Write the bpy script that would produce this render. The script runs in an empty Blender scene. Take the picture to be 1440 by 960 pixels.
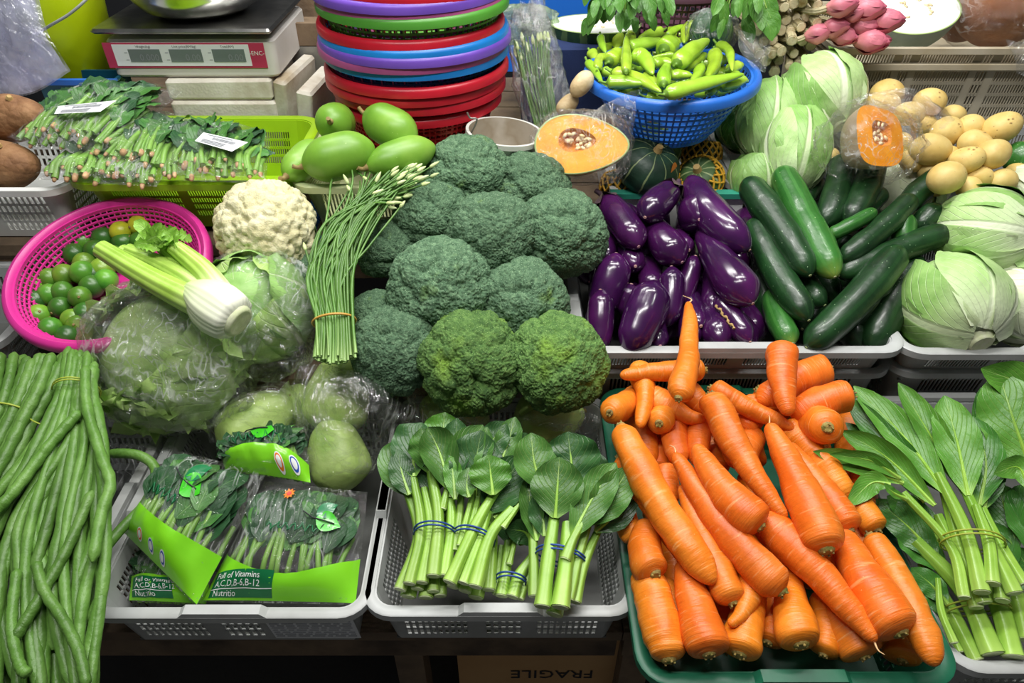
import bpy, math, random
import numpy as np
from mathutils import Vector, Matrix

# ---------------------------------------------------------------- camera, world, lamps, exposure
S = bpy.context.scene
COL = S.collection
PITCH = math.radians(38.7); HCAM = 1.6; FPX = 1000.0
cam = bpy.data.cameras.new('camera'); cam.sensor_width = 36; cam.lens = 36 * FPX / 1440; cam.clip_start = .02
camo = bpy.data.objects.new('camera', cam); COL.objects.link(camo)
camo.location = (0, 0, HCAM); camo.rotation_euler = (math.pi / 2 - PITCH, 0, 0)
S.camera = camo
S.view_settings.view_transform = 'Standard'; S.view_settings.look = 'None'
S.view_settings.gamma = 1; S.view_settings.use_curve_mapping = False
S.view_settings.exposure = -.36
W = bpy.data.worlds.new('market_air'); S.world = W; W.use_nodes = True
W.node_tree.nodes['Background'].inputs[0].default_value = (.95, .97, 1, 1)
W.node_tree.nodes['Background'].inputs[1].default_value = .11
def area(name, loc, size, sy, watts, rot=(0, 0, 0), col=(1, .98, .95)):
    l = bpy.data.lights.new(name, 'AREA'); l.shape = 'RECTANGLE'; l.size = size; l.size_y = sy; l.energy = watts; l.color = col
    o = bpy.data.objects.new(name, l); COL.objects.link(o); o.location = loc; o.rotation_euler = rot
area('tube_lamp_front', (-.15, .45, 2.7), 1.3, .06, 30)
area('tube_lamp_mid', (.35, 1.30, 2.6), 1.3, .06, 34)
area('tube_lamp_back', (-.5, 2.0, 2.7), 1.3, .06, 28)
for bx, by in ((-.75, .75), (.15, .85), (.95, .75), (-.45, 1.55), (.75, 1.65)):
    l = bpy.data.lights.new('led_bulb', 'POINT'); l.energy = 9; l.shadow_soft_size = .045; l.color = (1, .99, .97)
    o = bpy.data.objects.new('led_bulb', l); COL.objects.link(o); o.location = (bx, by, 2.35)

# ---------------------------------------------------------------- pixel rays -> places in the stall
FW = np.array([0, math.cos(PITCH), -math.sin(PITCH)]); UPV = np.array([0, math.sin(PITCH), math.cos(PITCH)])
CAMP = np.array([0, 0, HCAM])
def ray(px, py): return FW + np.array([(px - 720) / FPX, 0, 0]) - UPV * ((py - 480) / FPX)
def PY(px, py, Y): d = ray(px, py); return CAMP + d * (Y / d[1])
def PZ(px, py, z): d = ray(px, py); return CAMP + d * ((z - HCAM) / d[2])
class Zone:                      # a sloping heap surface through (Y0,z0) and (Y1,z1)
    def __init__(s, Y0, z0, Y1, z1): s.Y0 = Y0; s.z0 = z0; s.s = (z1 - z0) / (Y1 - Y0)
    def __call__(s, px, py, lift=0.):
        d = ray(px, py); t = (HCAM - s.z0 + s.s * s.Y0 - lift) / (s.s * d[1] - d[2]); return CAMP + d * t
    def n(s): v = np.array([0, -s.s, 1.]); return v / np.linalg.norm(v)
def dep(p): return float(np.dot(np.asarray(p) - CAMP, FW))
def px2m(p, px): return px * dep(p) / FPX
def nrm(v): v = np.asarray(v, float); return v / (np.linalg.norm(v) + 1e-12)
def arr(*a): return np.array(a, float)

# ---------------------------------------------------------------- numpy noise
def _hash(i, j, k, s=0):
    h = (i.astype(np.int64) * 73856093) ^ (j.astype(np.int64) * 19349663) ^ (k.astype(np.int64) * 83492791) ^ (s * 2654435761 & 0x7fffffff)
    h = (h ^ (h >> 13)) * 1274126177 & 0x7fffffff
    h = (h ^ (h >> 16)) * 668265263 & 0x7fffffff
    return (h ^ (h >> 15)) % 100003 / 100003.
def vnoise(P, s=0):
    P = np.asarray(P, float); f = np.floor(P); q = P - f; q = q * q * (3 - 2 * q); I = f.astype(int); out = 0
    for a in (0, 1):
        for b in (0, 1):
            for c in (0, 1):
                w = (q[..., 0] if a else 1 - q[..., 0]) * (q[..., 1] if b else 1 - q[..., 1]) * (q[..., 2] if c else 1 - q[..., 2])
                out = out + w * _hash(I[..., 0] + a, I[..., 1] + b, I[..., 2] + c, s)
    return out * 2 - 1
def fbm(P, s=0, o=3):
    r = 0; a = 1.
    for i in range(o): r = r + a * vnoise(np.asarray(P) * (2 ** i) + 17.3 * i, s + i); a *= .5
    return r
def worley(P, s=0):
    P = np.asarray(P, float); I = np.floor(P).astype(int); best = np.full(P.shape[:-1], 9.)
    for a in (-1, 0, 1):
        for b in (-1, 0, 1):
            for c in (-1, 0, 1):
                X, Y, Z = I[..., 0] + a, I[..., 1] + b, I[..., 2] + c
                d = (X + _hash(X, Y, Z, s) - P[..., 0]) ** 2 + (Y + _hash(X, Y, Z, s + 5) - P[..., 1]) ** 2 + (Z + _hash(X, Y, Z, s + 9) - P[..., 2]) ** 2
                best = np.minimum(best, d)
    return np.sqrt(best)

# ---------------------------------------------------------------- mesh builder
def frames(path, up=None, closed=False):
    path = np.asarray(path, float); T = np.gradient(path, axis=0)
    if closed: T = np.roll(path, -1, 0) - np.roll(path, 1, 0)
    T /= (np.linalg.norm(T, axis=1)[:, None] + 1e-12)
    u = arr(0, 0, 1) if up is None else np.asarray(up, float)
    if abs(np.dot(u, T[0])) > .95: u = arr(1, .1, 0) if abs(T[0][0]) < .9 else arr(0, 1, 0)
    N = []; n = nrm(u - T[0] * np.dot(u, T[0]))
    for t in T: n = nrm(n - t * np.dot(n, t)); N.append(n)
    N = np.array(N); return T, N, np.cross(T, N)
class MB:
    def __init__(s): s.V = []; s.F = []; s.U = []; s.M = []; s.n = 0
    def add(s, V, F, U=None, m=0):
        V = np.asarray(V, float).reshape(-1, 3); F = np.asarray(F, int)
        if U is None: U = np.zeros(F.shape + (2,))
        s.V.append(V); s.F.append(F + s.n); s.U.append(np.asarray(U, float)); s.M.append(m); s.n += len(V); return s
    def grid(s, P, closed=False, m=0, flip=False, uv=None):       # P[nv][nu]
        P = np.asarray(P, float); nv, nu = P.shape[:2]; c = nu if closed else nu - 1
        j, i = np.meshgrid(np.arange(nv - 1), np.arange(c), indexing='ij'); j = j.ravel(); i = i.ravel(); i2 = (i + 1) % nu
        F = np.stack([j * nu + i, j * nu + i2, (j + 1) * nu + i2, (j + 1) * nu + i], 1)
        a = i / c; b = (i + 1) / c; v0 = j / (nv - 1); v1 = (j + 1) / (nv - 1)
        U = np.stack([np.stack([a, v0], 1), np.stack([b, v0], 1), np.stack([b, v1], 1), np.stack([a, v1], 1)], 1)
        if uv is not None: U = U * arr(uv[2] - uv[0], uv[3] - uv[1]) + arr(uv[0], uv[1])
        if flip: F = F[:, ::-1]; U = U[:, ::-1]
        return s.add(P.reshape(-1, 3), F, U, m)
    def sweep(s, path, r, k=10, m=0, cap=True, up=None, sq=1., prof=None, mcap=None, closed=False):
        path = np.asarray(path, float); n = len(path); r = np.broadcast_to(np.asarray(r, float), (n,))
        T, N, B = frames(path, up, closed); a = np.linspace(0, 2 * math.pi, k, endpoint=False)
        pr = np.stack([np.cos(a), np.sin(a)], 1) if prof is None else np.asarray(prof, float); k = len(pr)
        P = path[:, None] + r[:, None, None] * (pr[None, :, :1] * B[:, None] * 1. + pr[None, :, 1:] * N[:, None] * sq)
        if closed: P = np.concatenate([P, P[:1]], 0)
        s.grid(P, True, m)
        if cap and not closed:
            mc = m if mcap is None else mcap
            for e, fl in ((0, True), (n - 1, False)):
                ring = P[e]; V = np.concatenate([ring, [path[e]]]); i = np.arange(k); F = np.stack([i, (i + 1) % k, np.full(k, k)], 1)
                th = i / k * 2 * math.pi; th2 = (i + 1) / k * 2 * math.pi
                U = np.stack([np.stack([.5 + .5 * np.cos(th), .5 + .5 * np.sin(th)], 1), np.stack([.5 + .5 * np.cos(th2), .5 + .5 * np.sin(th2)], 1), np.full((k, 2), .5)], 1)
                if fl: F = F[:, ::-1]; U = U[:, ::-1]
                s.add(V, F, U, mc)
        return s
    def hexa(s, c, m=0):                                            # 8 corners: bottom ring 0-3, top ring 4-7
        return s.add(c, [[3, 2, 1, 0], [4, 5, 6, 7], [0, 1, 5, 4], [1, 2, 6, 5], [2, 3, 7, 6], [3, 0, 4, 7]], np.tile(arr([0, 0], [1, 0], [1, 1], [0, 1]), (6, 1, 1)), m)
    def box(s, x0, x1, y0, y1, z0, z1, m=0):
        return s.hexa([(x0, y0, z0), (x1, y0, z0), (x1, y1, z0), (x0, y1, z0), (x0, y0, z1), (x1, y0, z1), (x1, y1, z1), (x0, y1, z1)], m)
    def beam(s, p, q, w, h, m=0, up=(0, 0, 1)):
        p = np.asarray(p, float); q = np.asarray(q, float); T = nrm(q - p); u = np.asarray(up, float)
        if abs(np.dot(u, T)) > .97: u = arr(0, 1, 0)
        B = nrm(np.cross(T, u)); N = np.cross(B, T); c = []
        for e in (p, q): c += [e - B * w / 2 - N * h / 2, e + B * w / 2 - N * h / 2, e + B * w / 2 + N * h / 2, e - B * w / 2 + N * h / 2]
        return s.hexa(c, m)
    def poly(s, pts, m=0, uv=None):
        return s.add(pts, [list(range(len(pts)))], None if uv is None else [uv], m)
    def xf(s, f):
        s.V = [f(v) for v in s.V]; return s
    def mat4(s, Mx):
        Mx = np.array(Mx); return s.xf(lambda v: v @ Mx[:3, :3].T + Mx[:3, 3])
    def build(s, name, mats, parent=None, loc=None, smooth=True, angle=None):
        V = np.concatenate(s.V)
        if loc is None:
            loc = np.array(parent.location) if parent is not None else arr((V[:, 0].min() + V[:, 0].max()) / 2, (V[:, 1].min() + V[:, 1].max()) / 2, V[:, 2].min())
            if parent is not None and parent.get('_o') is not None: loc = np.array(parent['_o'])
        V = V - loc
        me = bpy.data.meshes.new(name); me.vertices.add(len(V)); me.vertices.foreach_set('co', V.astype(np.float32).ravel())
        tot = np.concatenate([np.full(len(f), f.shape[1]) for f in s.F]); li = np.concatenate([f.ravel() for f in s.F])
        me.loops.add(len(li)); me.loops.foreach_set('vertex_index', li.astype(np.int32)); me.polygons.add(len(tot))
        me.polygons.foreach_set('loop_start', np.concatenate([[0], np.cumsum(tot)[:-1]]).astype(np.int32))
        me.polygons.foreach_set('loop_total', tot.astype(np.int32))
        me.polygons.foreach_set('material_index', np.concatenate([np.full(len(f), m) for f, m in zip(s.F, s.M)]).astype(np.int32))
        me.polygons.foreach_set('use_smooth', np.full(len(tot), bool(smooth)))
        uv = me.uv_layers.new(name='UVMap'); uv.data.foreach_set('uv', np.concatenate([u.reshape(-1, 2) for u in s.U]).astype(np.float32).ravel())
        for m in (mats if isinstance(mats, (list, tuple)) else [mats]): me.materials.append(m)
        me.update(calc_edges=True)
        if angle: me.set_sharp_from_angle(angle=math.radians(angle))
        o = bpy.data.objects.new(name, me); COL.objects.link(o)
        if parent is not None: o.parent = parent; o.location = (0, 0, 0); o['_o'] = [float(x) for x in loc]
        else: o.location = loc; o['_o'] = [float(x) for x in loc]
        return o
def thing(name, label, cat, loc, group=None):
    o = bpy.data.objects.new(name, None); COL.objects.link(o); o.empty_display_size = .02
    o.location = [float(x) for x in loc]; o['_o'] = [float(x) for x in loc]
    return tag(o, label, cat, group)
def tag(o, label, cat, group=None):
    o['label'] = label; o['category'] = cat
    if group: o['group'] = group
    return o
def struct(o): o['kind'] = 'structure'; return o
def bez(pts, n=16):                                                 # Catmull-Rom through the points
    p = np.asarray(pts, float)
    if len(p) == 2: return p[0] + (p[1] - p[0]) * np.linspace(0, 1, n)[:, None]
    q = np.concatenate([[2 * p[0] - p[1]], p, [2 * p[-1] - p[-2]]]); t = np.linspace(0, len(p) - 1 - 1e-9, n); i = t.astype(int); f = (t - i)[:, None]
    a, b, c, d = q[i], q[i + 1], q[i + 2], q[i + 3]
    return .5 * (2 * b + (c - a) * f + (2 * a - 5 * b + 4 * c - d) * f * f + (3 * b - a - 3 * c + d) * f ** 3)
def elong(mb, p0, p1, r, prof, bend=(0, 0, 0), n=22, k=18, rough=0., seed=0, m=0, e0=.12, e1=.12, freq=14, ribs=0, ribamp=0., up=None):
    """closed body of revolution from p0 to p1; prof [(t, radius factor)], rounded caps e0/e1, curved by bend"""
    p0 = np.asarray(p0, float); p1 = np.asarray(p1, float); t = (1 - np.cos(np.linspace(0, math.pi, n))) / 2
    pt = np.array([a for a, b in prof]); pv = np.array([b for a, b in prof]); R = np.interp(t, pt, pv)
    if n > 8:
        R2 = R.copy(); R2[1:-1] = (R[:-2] + 2 * R[1:-1] + R[2:]) / 4; R = R2
    c0 = np.sqrt(np.clip(1 - (1 - np.clip(t / e0, 0, 1)) ** 2, 0, 1)) if e0 > 0 else 1
    c1 = np.sqrt(np.clip(1 - (1 - np.clip((1 - t) / e1, 0, 1)) ** 2, 0, 1)) if e1 > 0 else 1
    R = np.maximum(R * c0 * c1 * r, r * .004)
    path = p0 + (p1 - p0) * t[:, None] + np.asarray(bend, float) * (4 * t * (1 - t))[:, None]
    T, N, B = frames(path, up); a = np.linspace(0, 2 * math.pi, k, endpoint=False)
    D = np.cos(a)[None, :, None] * B[:, None] + np.sin(a)[None, :, None] * N[:, None]
    Rr = np.broadcast_to(R[:, None], (n, k)).copy()
    if ribs: Rr *= 1 + ribamp * np.cos(a * ribs)[None]
    P = path[:, None] + Rr[..., None] * D
    if rough: P = P + D * (fbm(P * freq + seed * 3.1, seed, 2) * rough * (R / r)[:, None])[..., None]
    mb.grid(P, True, m); return path, R, T
def ico(sub):
    import bmesh
    b = bmesh.new(); bmesh.ops.create_icosphere(b, subdivisions=sub, radius=1); V = np.array([v.co[:] for v in b.verts]); F = np.array([[v.index for v in f.verts] for f in b.faces]); b.free(); return V, F
ICO = {}
def icos(s):
    if s not in ICO: ICO[s] = ico(s)
    return ICO[s]
def basis(z, x=None):                                               # columns x y z
    z = nrm(z); x = arr(1, 0, 0) if x is None else np.asarray(x, float)
    if abs(np.dot(nrm(x), z)) > .98: x = arr(0, 1, 0)
    x = nrm(x - z * np.dot(x, z)); return np.stack([x, np.cross(z, x), z], 1)
def leaf(mb, path, w, up, cup=.15, wave=.06, fr=3., seed=0, m=0, nu=9, shape=None, fold=0., n=15, edge=0.):
    """leaf blade along a path; w max half width; cup lifts the edges, fold makes a V, wave ruffles the margin"""
    path = bez(path, n) if len(path) != n else np.asarray(path); T, N, B = frames(path, up); t = np.linspace(0, 1, n)
    sh = shape if shape is not None else [(0, .12), (.15, .55), (.35, .93), (.55, 1), (.75, .86), (.9, .5), (1, .04)]
    wt = np.interp(t, [a for a, b in sh], [b for a, b in sh]) * w; s = np.linspace(-1, 1, nu); rs = random.Random(seed); ph = rs.uniform(0, 6), rs.uniform(0, 6)
    A = np.abs(s)[None]; sg = np.sign(s)[None]
    h = wt[:, None] * (cup * A ** 2 + fold * A) + w * wave * A ** 1.5 * np.where(sg > 0, np.sin(t * fr * 6.28 + ph[0])[:, None], np.sin(t * fr * 6.8 + ph[1])[:, None]) * (wt / w)[:, None]
    ww = wt[:, None] * s[None] * (1 - .25 * min(1, cup + fold) * A) * (1 + edge * np.sin(t * 40 + ph[0])[:, None] * A)
    mb.grid(path[:, None] + B[:, None] * ww[..., None] + N[:, None] * h[..., None], False, m); return mb
def ring_band(mb, c, axis, a, b, x, r, m=0, wob=0, seed=0):
    """elastic band: ellipse round c, half axes a (along x) and b"""
    z = nrm(axis); x = nrm(np.asarray(x) - z * np.dot(x, z)); y = np.cross(z, x); th = np.linspace(0, 2 * math.pi, 28, endpoint=False); rs = random.Random(seed)
    P = np.asarray(c) + np.cos(th)[:, None] * x * a + np.sin(th)[:, None] * y * b + z * (wob * np.sin(th * 2 + rs.uniform(0, 6)))[:, None]
    mb.sweep(P, r, 6, m, closed=True, up=z)
def textmesh(s, size, align='LEFT'):
    cu = bpy.data.curves.new('txt', 'FONT'); cu.body = s; cu.size = size; cu.align_x = align; cu.resolution_u = 2
    o = bpy.data.objects.new('txt', cu); COL.objects.link(o); bpy.context.view_layer.update()
    me = bpy.data.meshes.new_from_object(o.evaluated_get(bpy.context.evaluated_depsgraph_get()))
    V = np.array([v.co[:] for v in me.vertices]).reshape(-1, 3); F = [list(p.vertices) for p in me.polygons]
    bpy.data.objects.remove(o); bpy.data.curves.remove(cu); bpy.data.meshes.remove(me); return V, F
TXT = {}
def text(mb, s, size, fmap, m=0, align='LEFT'):
    if (s, size, align) not in TXT: TXT[(s, size, align)] = textmesh(s, size, align)
    V, F = TXT[(s, size, align)]; Q = np.array([fmap(v[0], v[1]) for v in V]); first = True
    for k in sorted(set(len(f) for f in F)):
        fs = [f for f in F if len(f) == k]
        if first: mb.add(Q, fs, None, m); base = mb.n - len(Q); first = False
        else: mb.F.append(np.array(fs) + base); mb.U.append(np.zeros((len(fs), k, 2))); mb.M.append(m)
# ---------------------------------------------------------------- materials
def C(h, a=1.):
    h = h.lstrip('#'); r = [int(h[i:i + 2], 16) / 255 for i in (0, 2, 4)]
    return tuple((x / 12.92 if x <= .04045 else ((x + .055) / 1.055) ** 2.4) for x in r) + (a,)
class NT:
    def __init__(s, name):
        s.m = bpy.data.materials.new(name); s.m.use_nodes = True; s.t = s.m.node_tree; s.N = s.t.nodes; s.L = s.t.links
        s.b = s.N['Principled BSDF']; s.out = s.N['Material Output']
    def nd(s, typ, **kw):
        n = s.N.new(typ)
        for k, v in kw.items():
            if k.startswith('i_'):
                key = k[2:]; n.inputs[int(key) if key.isdigit() else key].default_value = v
            else: setattr(n, k, v)
        return n
    def ln(s, a, b): s.L.new(a, b)
    def math(s, op, a, b=None, c=None, clamp=False):
        n = s.N.new('ShaderNodeMath'); n.operation = op; n.use_clamp = clamp
        for i, x in enumerate((a, b, c)):
            if x is None: continue
            if isinstance(x, (int, float)): n.inputs[i].default_value = x
            else: s.ln(x, n.inputs[i])
        return n.outputs[0]
    def mix(s, f, a, b, mode='MIX'):
        n = s.N.new('ShaderNodeMix'); n.data_type = 'RGBA'; n.blend_type = mode
        for i, x in ((0, f), (6, a), (7, b)):
            if isinstance(x, (int, float)): n.inputs[i].default_value = x
            elif isinstance(x, tuple): n.inputs[i].default_value = x
            else: s.ln(x, n.inputs[i])
        return n.outputs[2]
    def ramp(s, fac, stops, interp='LINEAR'):
        n = s.N.new('ShaderNodeValToRGB'); n.color_ramp.interpolation = interp; e = n.color_ramp.elements
        while len(e) < len(stops): e.new(.5)
        for i, (p, c) in enumerate(stops): e[i].position = p; e[i].color = C(c) if isinstance(c, str) else c
        s.ln(fac, n.inputs[0]); return n.outputs[0]
    def noise(s, scale, detail=3, vec=None, rough=.55, dist=0):
        n = s.nd('ShaderNodeTexNoise'); n.inputs['Scale'].default_value = scale; n.inputs['Detail'].default_value = detail; n.inputs['Roughness'].default_value = rough; n.inputs['Distortion'].default_value = dist
        s.ln(vec if vec is not None else s.co(), n.inputs['Vector']); return n.outputs[0]
    def vor(s, scale, feat='F1', vec=None):
        n = s.nd('ShaderNodeTexVoronoi'); n.feature = feat; n.inputs['Scale'].default_value = scale; s.ln(vec if vec is not None else s.co(), n.inputs['Vector']); return n.outputs['Distance']
    def co(s):
        if not hasattr(s, '_co'):
            tc = s.nd('ShaderNodeTexCoord'); oi = s.nd('ShaderNodeObjectInfo'); v = s.nd('ShaderNodeVectorMath', operation='ADD'); s.ln(tc.outputs['Object'], v.inputs[0])
            m = s.math('MULTIPLY', oi.outputs['Random'], 13.); s.ln(m, v.inputs[1]); s._co = v.outputs[0]; s._tc = tc; s._rnd = oi.outputs['Random']
        return s._co
    def uv(s):
        if not hasattr(s, '_uv'):
            n = s.nd('ShaderNodeUVMap'); x = s.nd('ShaderNodeSeparateXYZ'); s.ln(n.outputs[0], x.inputs[0]); s._uv = x.outputs[0], x.outputs[1], n.outputs[0]
        return s._uv
    def bump(s, h, strength=.3, dist=.002, prev=None):
        n = s.nd('ShaderNodeBump'); n.inputs['Strength'].default_value = strength; n.inputs['Distance'].default_value = dist * 1.6; s.ln(h, n.inputs['Height'])
        if prev is not None: s.ln(prev, n.inputs['Normal'])
        return n.outputs[0]
MATS = {}
def M(name, cols, scale=20, rough=.5, bump=None, spots=None, grad=None, rand=.12, coat=0, sss=0, spec=.5, metal=0, lines=None, patch=None, detail=4, trans=0, hue=0, rings=None):
    """cols: hex list over noise; grad: [(v,hex)] along UV v; spots (scale,size,hex); lines (count,hex,amount) round UV u; patch (scale,lo,hi,hex)"""
    if name in MATS: return MATS[name]
    n = NT(name); n.co(); f = n.noise(scale, detail); k = len(cols)
    c = n.ramp(f, [(.3 + .4 * i / max(1, k - 1), h) for i, h in enumerate(cols)]) if k > 1 else None
    if c is None: c = n.mix(n.math('MULTIPLY', f, .12), C(cols[0]), (.0, .0, .0, 1))
    if grad:
        w = n.math('ADD', n.uv()[1], n.math('MULTIPLY', n.math('SUBTRACT', n.noise(scale * 2, 3), .5), .06))
        g = n.nd('ShaderNodeValToRGB'); e = g.color_ramp.elements
        while len(e) < len(grad): e.new(.5)
        for i, (p, h, a) in enumerate(grad): e[i].position = p; e[i].color = C(h, a)
        n.ln(w, g.inputs[0]); c = n.mix(g.outputs[1], c, g.outputs[0])
    if patch: c = n.mix(n.ramp(n.noise(patch[0], 3), [(patch[1], '#000000'), (patch[2], '#ffffff')]), c, C(patch[3]))
    if lines:
        u = n.uv()[0]; w = n.math('SINE', n.math('ADD', n.math('MULTIPLY', u, 6.2832 * lines[0]), n.math('MULTIPLY', n.noise(scale, 2), 2.5)))
        c = n.mix(n.math('MULTIPLY', n.math('GREATER_THAN', w, lines[3] if len(lines) > 3 else .55), lines[2]), c, C(lines[1]))
    if spots: c = n.mix(n.math('LESS_THAN', n.vor(spots[0]), spots[1]), c, C(spots[2]))
    if rings: c = n.mix(n.math('MULTIPLY', n.math('MULTIPLY', n.math('SUBTRACT', n.noise(1., 2, vec=ringvec(n, rings[0])), rings[1]), 9., clamp=True), .55), c, C(rings[2]))
    h = n.nd('ShaderNodeHueSaturation'); n.ln(c, h.inputs['Color']); n.ln(n.math('MULTIPLY_ADD', n._rnd, rand * 2, 1 - rand), h.inputs['Value'])
    if hue: n.ln(n.math('MULTIPLY_ADD', n.math('FRACT', n.math('MULTIPLY', n._rnd, 7.13)), hue * 2, .5 - hue), h.inputs['Hue'])
    n.ln(h.outputs[0], n.b.inputs['Base Color'])
    n.b.inputs['Roughness'].default_value = rough; n.b.inputs['Specular IOR Level'].default_value = spec; n.b.inputs['Metallic'].default_value = metal
    n.b.inputs['Coat Weight'].default_value = coat; n.b.inputs['Coat Roughness'].default_value = .12
    if sss: n.b.inputs['Subsurface Weight'].default_value = sss; n.b.inputs['Subsurface Radius'].default_value = (.008, .006, .003); n.b.inputs['Subsurface Scale'].default_value = .5
    if trans: n.b.inputs['Transmission Weight'].default_value = trans
    if bump:
        p = None
        for kind, sc, st, ds in (bump if isinstance(bump, list) else [bump]):
            if kind == 'noise': hh = n.noise(sc, 4)
            elif kind == 'vor': hh = n.math('SUBTRACT', 1., n.vor(sc))
            elif kind == 'ring': hh = n.noise(1., 3, vec=ringvec(n, sc))
            elif kind == 'rib': hh = n.math('SINE', n.math('MULTIPLY', n.uv()[0], 6.2832 * sc))
            p = n.bump(hh, st, ds, p)
        n.ln(p, n.b.inputs['Normal'])
    MATS[name] = n.m; return n.m
def ringvec(n, sc):                                                 # rings round the body: stretch along UV v
    v = n.nd('ShaderNodeVectorMath', operation='MULTIPLY'); n.ln(n.uv()[2], v.inputs[0]); v.inputs[1].default_value = (3, sc, 1)
    w = n.nd('ShaderNodeVectorMath', operation='ADD'); n.ln(v.outputs[0], w.inputs[0]); n.co(); n.ln(n.math('MULTIPLY', n._rnd, 50.), w.inputs[1]); return w.outputs[0]
def LM(name, cols, vein, N=7, K=.9, midw=.025, vw=.10, rough=.42, amt=.55, rand=.12, spec=.45, base=None, trans=.0, bumpd=.0025):
    """leaf with midrib and side veins from its UVs; base=(hex, v end) tints towards the stalk"""
    if name in MATS: return MATS[name]
    n = NT(name); n.co(); u, v, _ = n.uv(); a = n.math('ABSOLUTE', n.math('SUBTRACT', u, .5))
    c = n.ramp(n.noise(30, 4), [(.3, cols[0]), (.7, cols[-1])])
    q = n.math('FRACT', n.math('ADD', n.math('SUBTRACT', n.math('MULTIPLY', v, float(N)), n.math('MULTIPLY', a, K * N)), n.math('MULTIPLY', n.noise(25, 2), .35)))
    d = n.math('ABSOLUTE', n.math('SUBTRACT', q, .5)); side = n.math('SUBTRACT', 1., n.math('DIVIDE', d, vw), clamp=True)
    side = n.math('MULTIPLY', side, n.math('SUBTRACT', 1., n.math('MULTIPLY', a, 1.6), clamp=True))
    wid = n.math('MULTIPLY', n.math('SUBTRACT', 1.15, v), midw)
    mid = n.math('SUBTRACT', 1., n.math('DIVIDE', a, wid), clamp=True); mid = n.math('MULTIPLY', mid, 2., clamp=True)
    vn = n.math('MAXIMUM', n.math('MULTIPLY', side, .85), mid)
    if base: c = n.mix(n.math('SUBTRACT', 1., n.math('DIVIDE', v, base[1]), clamp=True), c, C(base[0]))
    c = n.mix(n.math('MULTIPLY', vn, amt), c, C(vein))
    h = n.nd('ShaderNodeHueSaturation'); n.ln(c, h.inputs['Color']); n.ln(n.math('MULTIPLY_ADD', n._rnd, rand * 2, 1 - rand), h.inputs['Value'])
    n.ln(h.outputs[0], n.b.inputs['Base Color']); n.b.inputs['Roughness'].default_value = rough; n.b.inputs['Specular IOR Level'].default_value = spec
    hh = n.math('ADD', n.math('MULTIPLY', vn, -.8), n.math('MULTIPLY', n.noise(90, 3), .5)); n.ln(n.bump(hh, .55, bumpd), n.b.inputs['Normal'])
    if trans:
        tl = n.nd('ShaderNodeBsdfTranslucent'); n.ln(h.outputs[0], tl.inputs[0]); mx = n.nd('ShaderNodeMixShader'); mx.inputs[0].default_value = trans
        n.ln(n.b.outputs[0], mx.inputs[1]); n.ln(tl.outputs[0], mx.inputs[2]); n.ln(mx.outputs[0], n.out.inputs[0])
    MATS[name] = n.m; return n.m
def FILM(name, haze=.05, gloss=.07, tint='#ffffff', rough=.10, scale=28, hz='#f6f8f8', bs=.8, cr=.42):
    """thin clear plastic: mostly see-through, bumped gloss, wrinkle highlights painted as pale streaks, a little milky"""
    if name in MATS: return MATS[name]
    n = NT(name); n.co(); n.N.remove(n.b)
    wv = n.noise(scale, 5, rough=.62, dist=1.4); rg = n.math('ABSOLUTE', n.math('SUBTRACT', n.noise(scale * .55, 2, dist=2.2), .5))
    h = n.math('ADD', wv, n.math('MULTIPLY', rg, -2.2)); nb = n.bump(h, bs, .012)
    def streak(rot, sx, sy, k):                                     # wrinkle highlights painted as long pale lines: noise stretched along one direction
        mp = n.nd('ShaderNodeMapping'); n.ln(n.co(), mp.inputs[0]); mp.inputs['Rotation'].default_value = rot; mp.inputs['Scale'].default_value = (sx, sy, sx * .8)
        return n.math('SUBTRACT', 1., n.math('MULTIPLY', n.math('ABSOLUTE', n.math('SUBTRACT', n.noise(1., 1, vec=mp.outputs[0], dist=.25), .5)), k), clamp=True)
    painted_glint = streak((.4, .3, .7), scale * 1.5, scale * .16, 26.); cr2 = streak((1.1, -.5, -.9), scale * 1.2, scale * .12, 30.)
    painted_glint = n.math('MULTIPLY', n.math('MAXIMUM', painted_glint, n.math('MULTIPLY', cr2, .8)), n.ramp(n.noise(11, 2), [(.44, '#000000'), (.64, '#ffffff')]))
    tr = n.nd('ShaderNodeBsdfTransparent'); tr.inputs[0].default_value = C(tint)
    gl = n.nd('ShaderNodeBsdfGlossy'); gl.inputs['Roughness'].default_value = rough; n.ln(nb, gl.inputs['Normal'])
    df = n.nd('ShaderNodeBsdfTranslucent'); df.inputs[0].default_value = C(hz); dd = n.nd('ShaderNodeBsdfDiffuse'); dd.inputs[0].default_value = C(hz)
    mh = n.nd('ShaderNodeMixShader'); mh.inputs[0].default_value = .6; n.ln(df.outputs[0], mh.inputs[1]); n.ln(dd.outputs[0], mh.inputs[2])
    fr = n.nd('ShaderNodeFresnel'); fr.inputs[0].default_value = 1.35
    m1 = n.nd('ShaderNodeMixShader'); n.ln(tr.outputs[0], m1.inputs[1]); n.ln(mh.outputs[0], m1.inputs[2])
    hz_ = n.math('MULTIPLY', n.ramp(n.noise(9, 3), [(.4, '#303030'), (.75, '#ffffff')]), haze * 1.6); n.ln(n.math('ADD', hz_, n.math('MULTIPLY', painted_glint, cr), clamp=True), m1.inputs[0])
    m2 = n.nd('ShaderNodeMixShader'); n.ln(m1.outputs[0], m2.inputs[1]); n.ln(gl.outputs[0], m2.inputs[2]); n.ln(n.math('MULTIPLY_ADD', fr.outputs[0], .16, gloss, clamp=True), m2.inputs[0])
    n.ln(m2.outputs[0], n.out.inputs[0]); MATS[name] = n.m; return n.m
def PL(name, col, rough=.42, dirt=None, rand=.04, sss=0):          # moulded plastic
    return M(name, [col, dirt or col], 9, rough, ('noise', 60, .12, .001), rand=rand, sss=sss)

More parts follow.
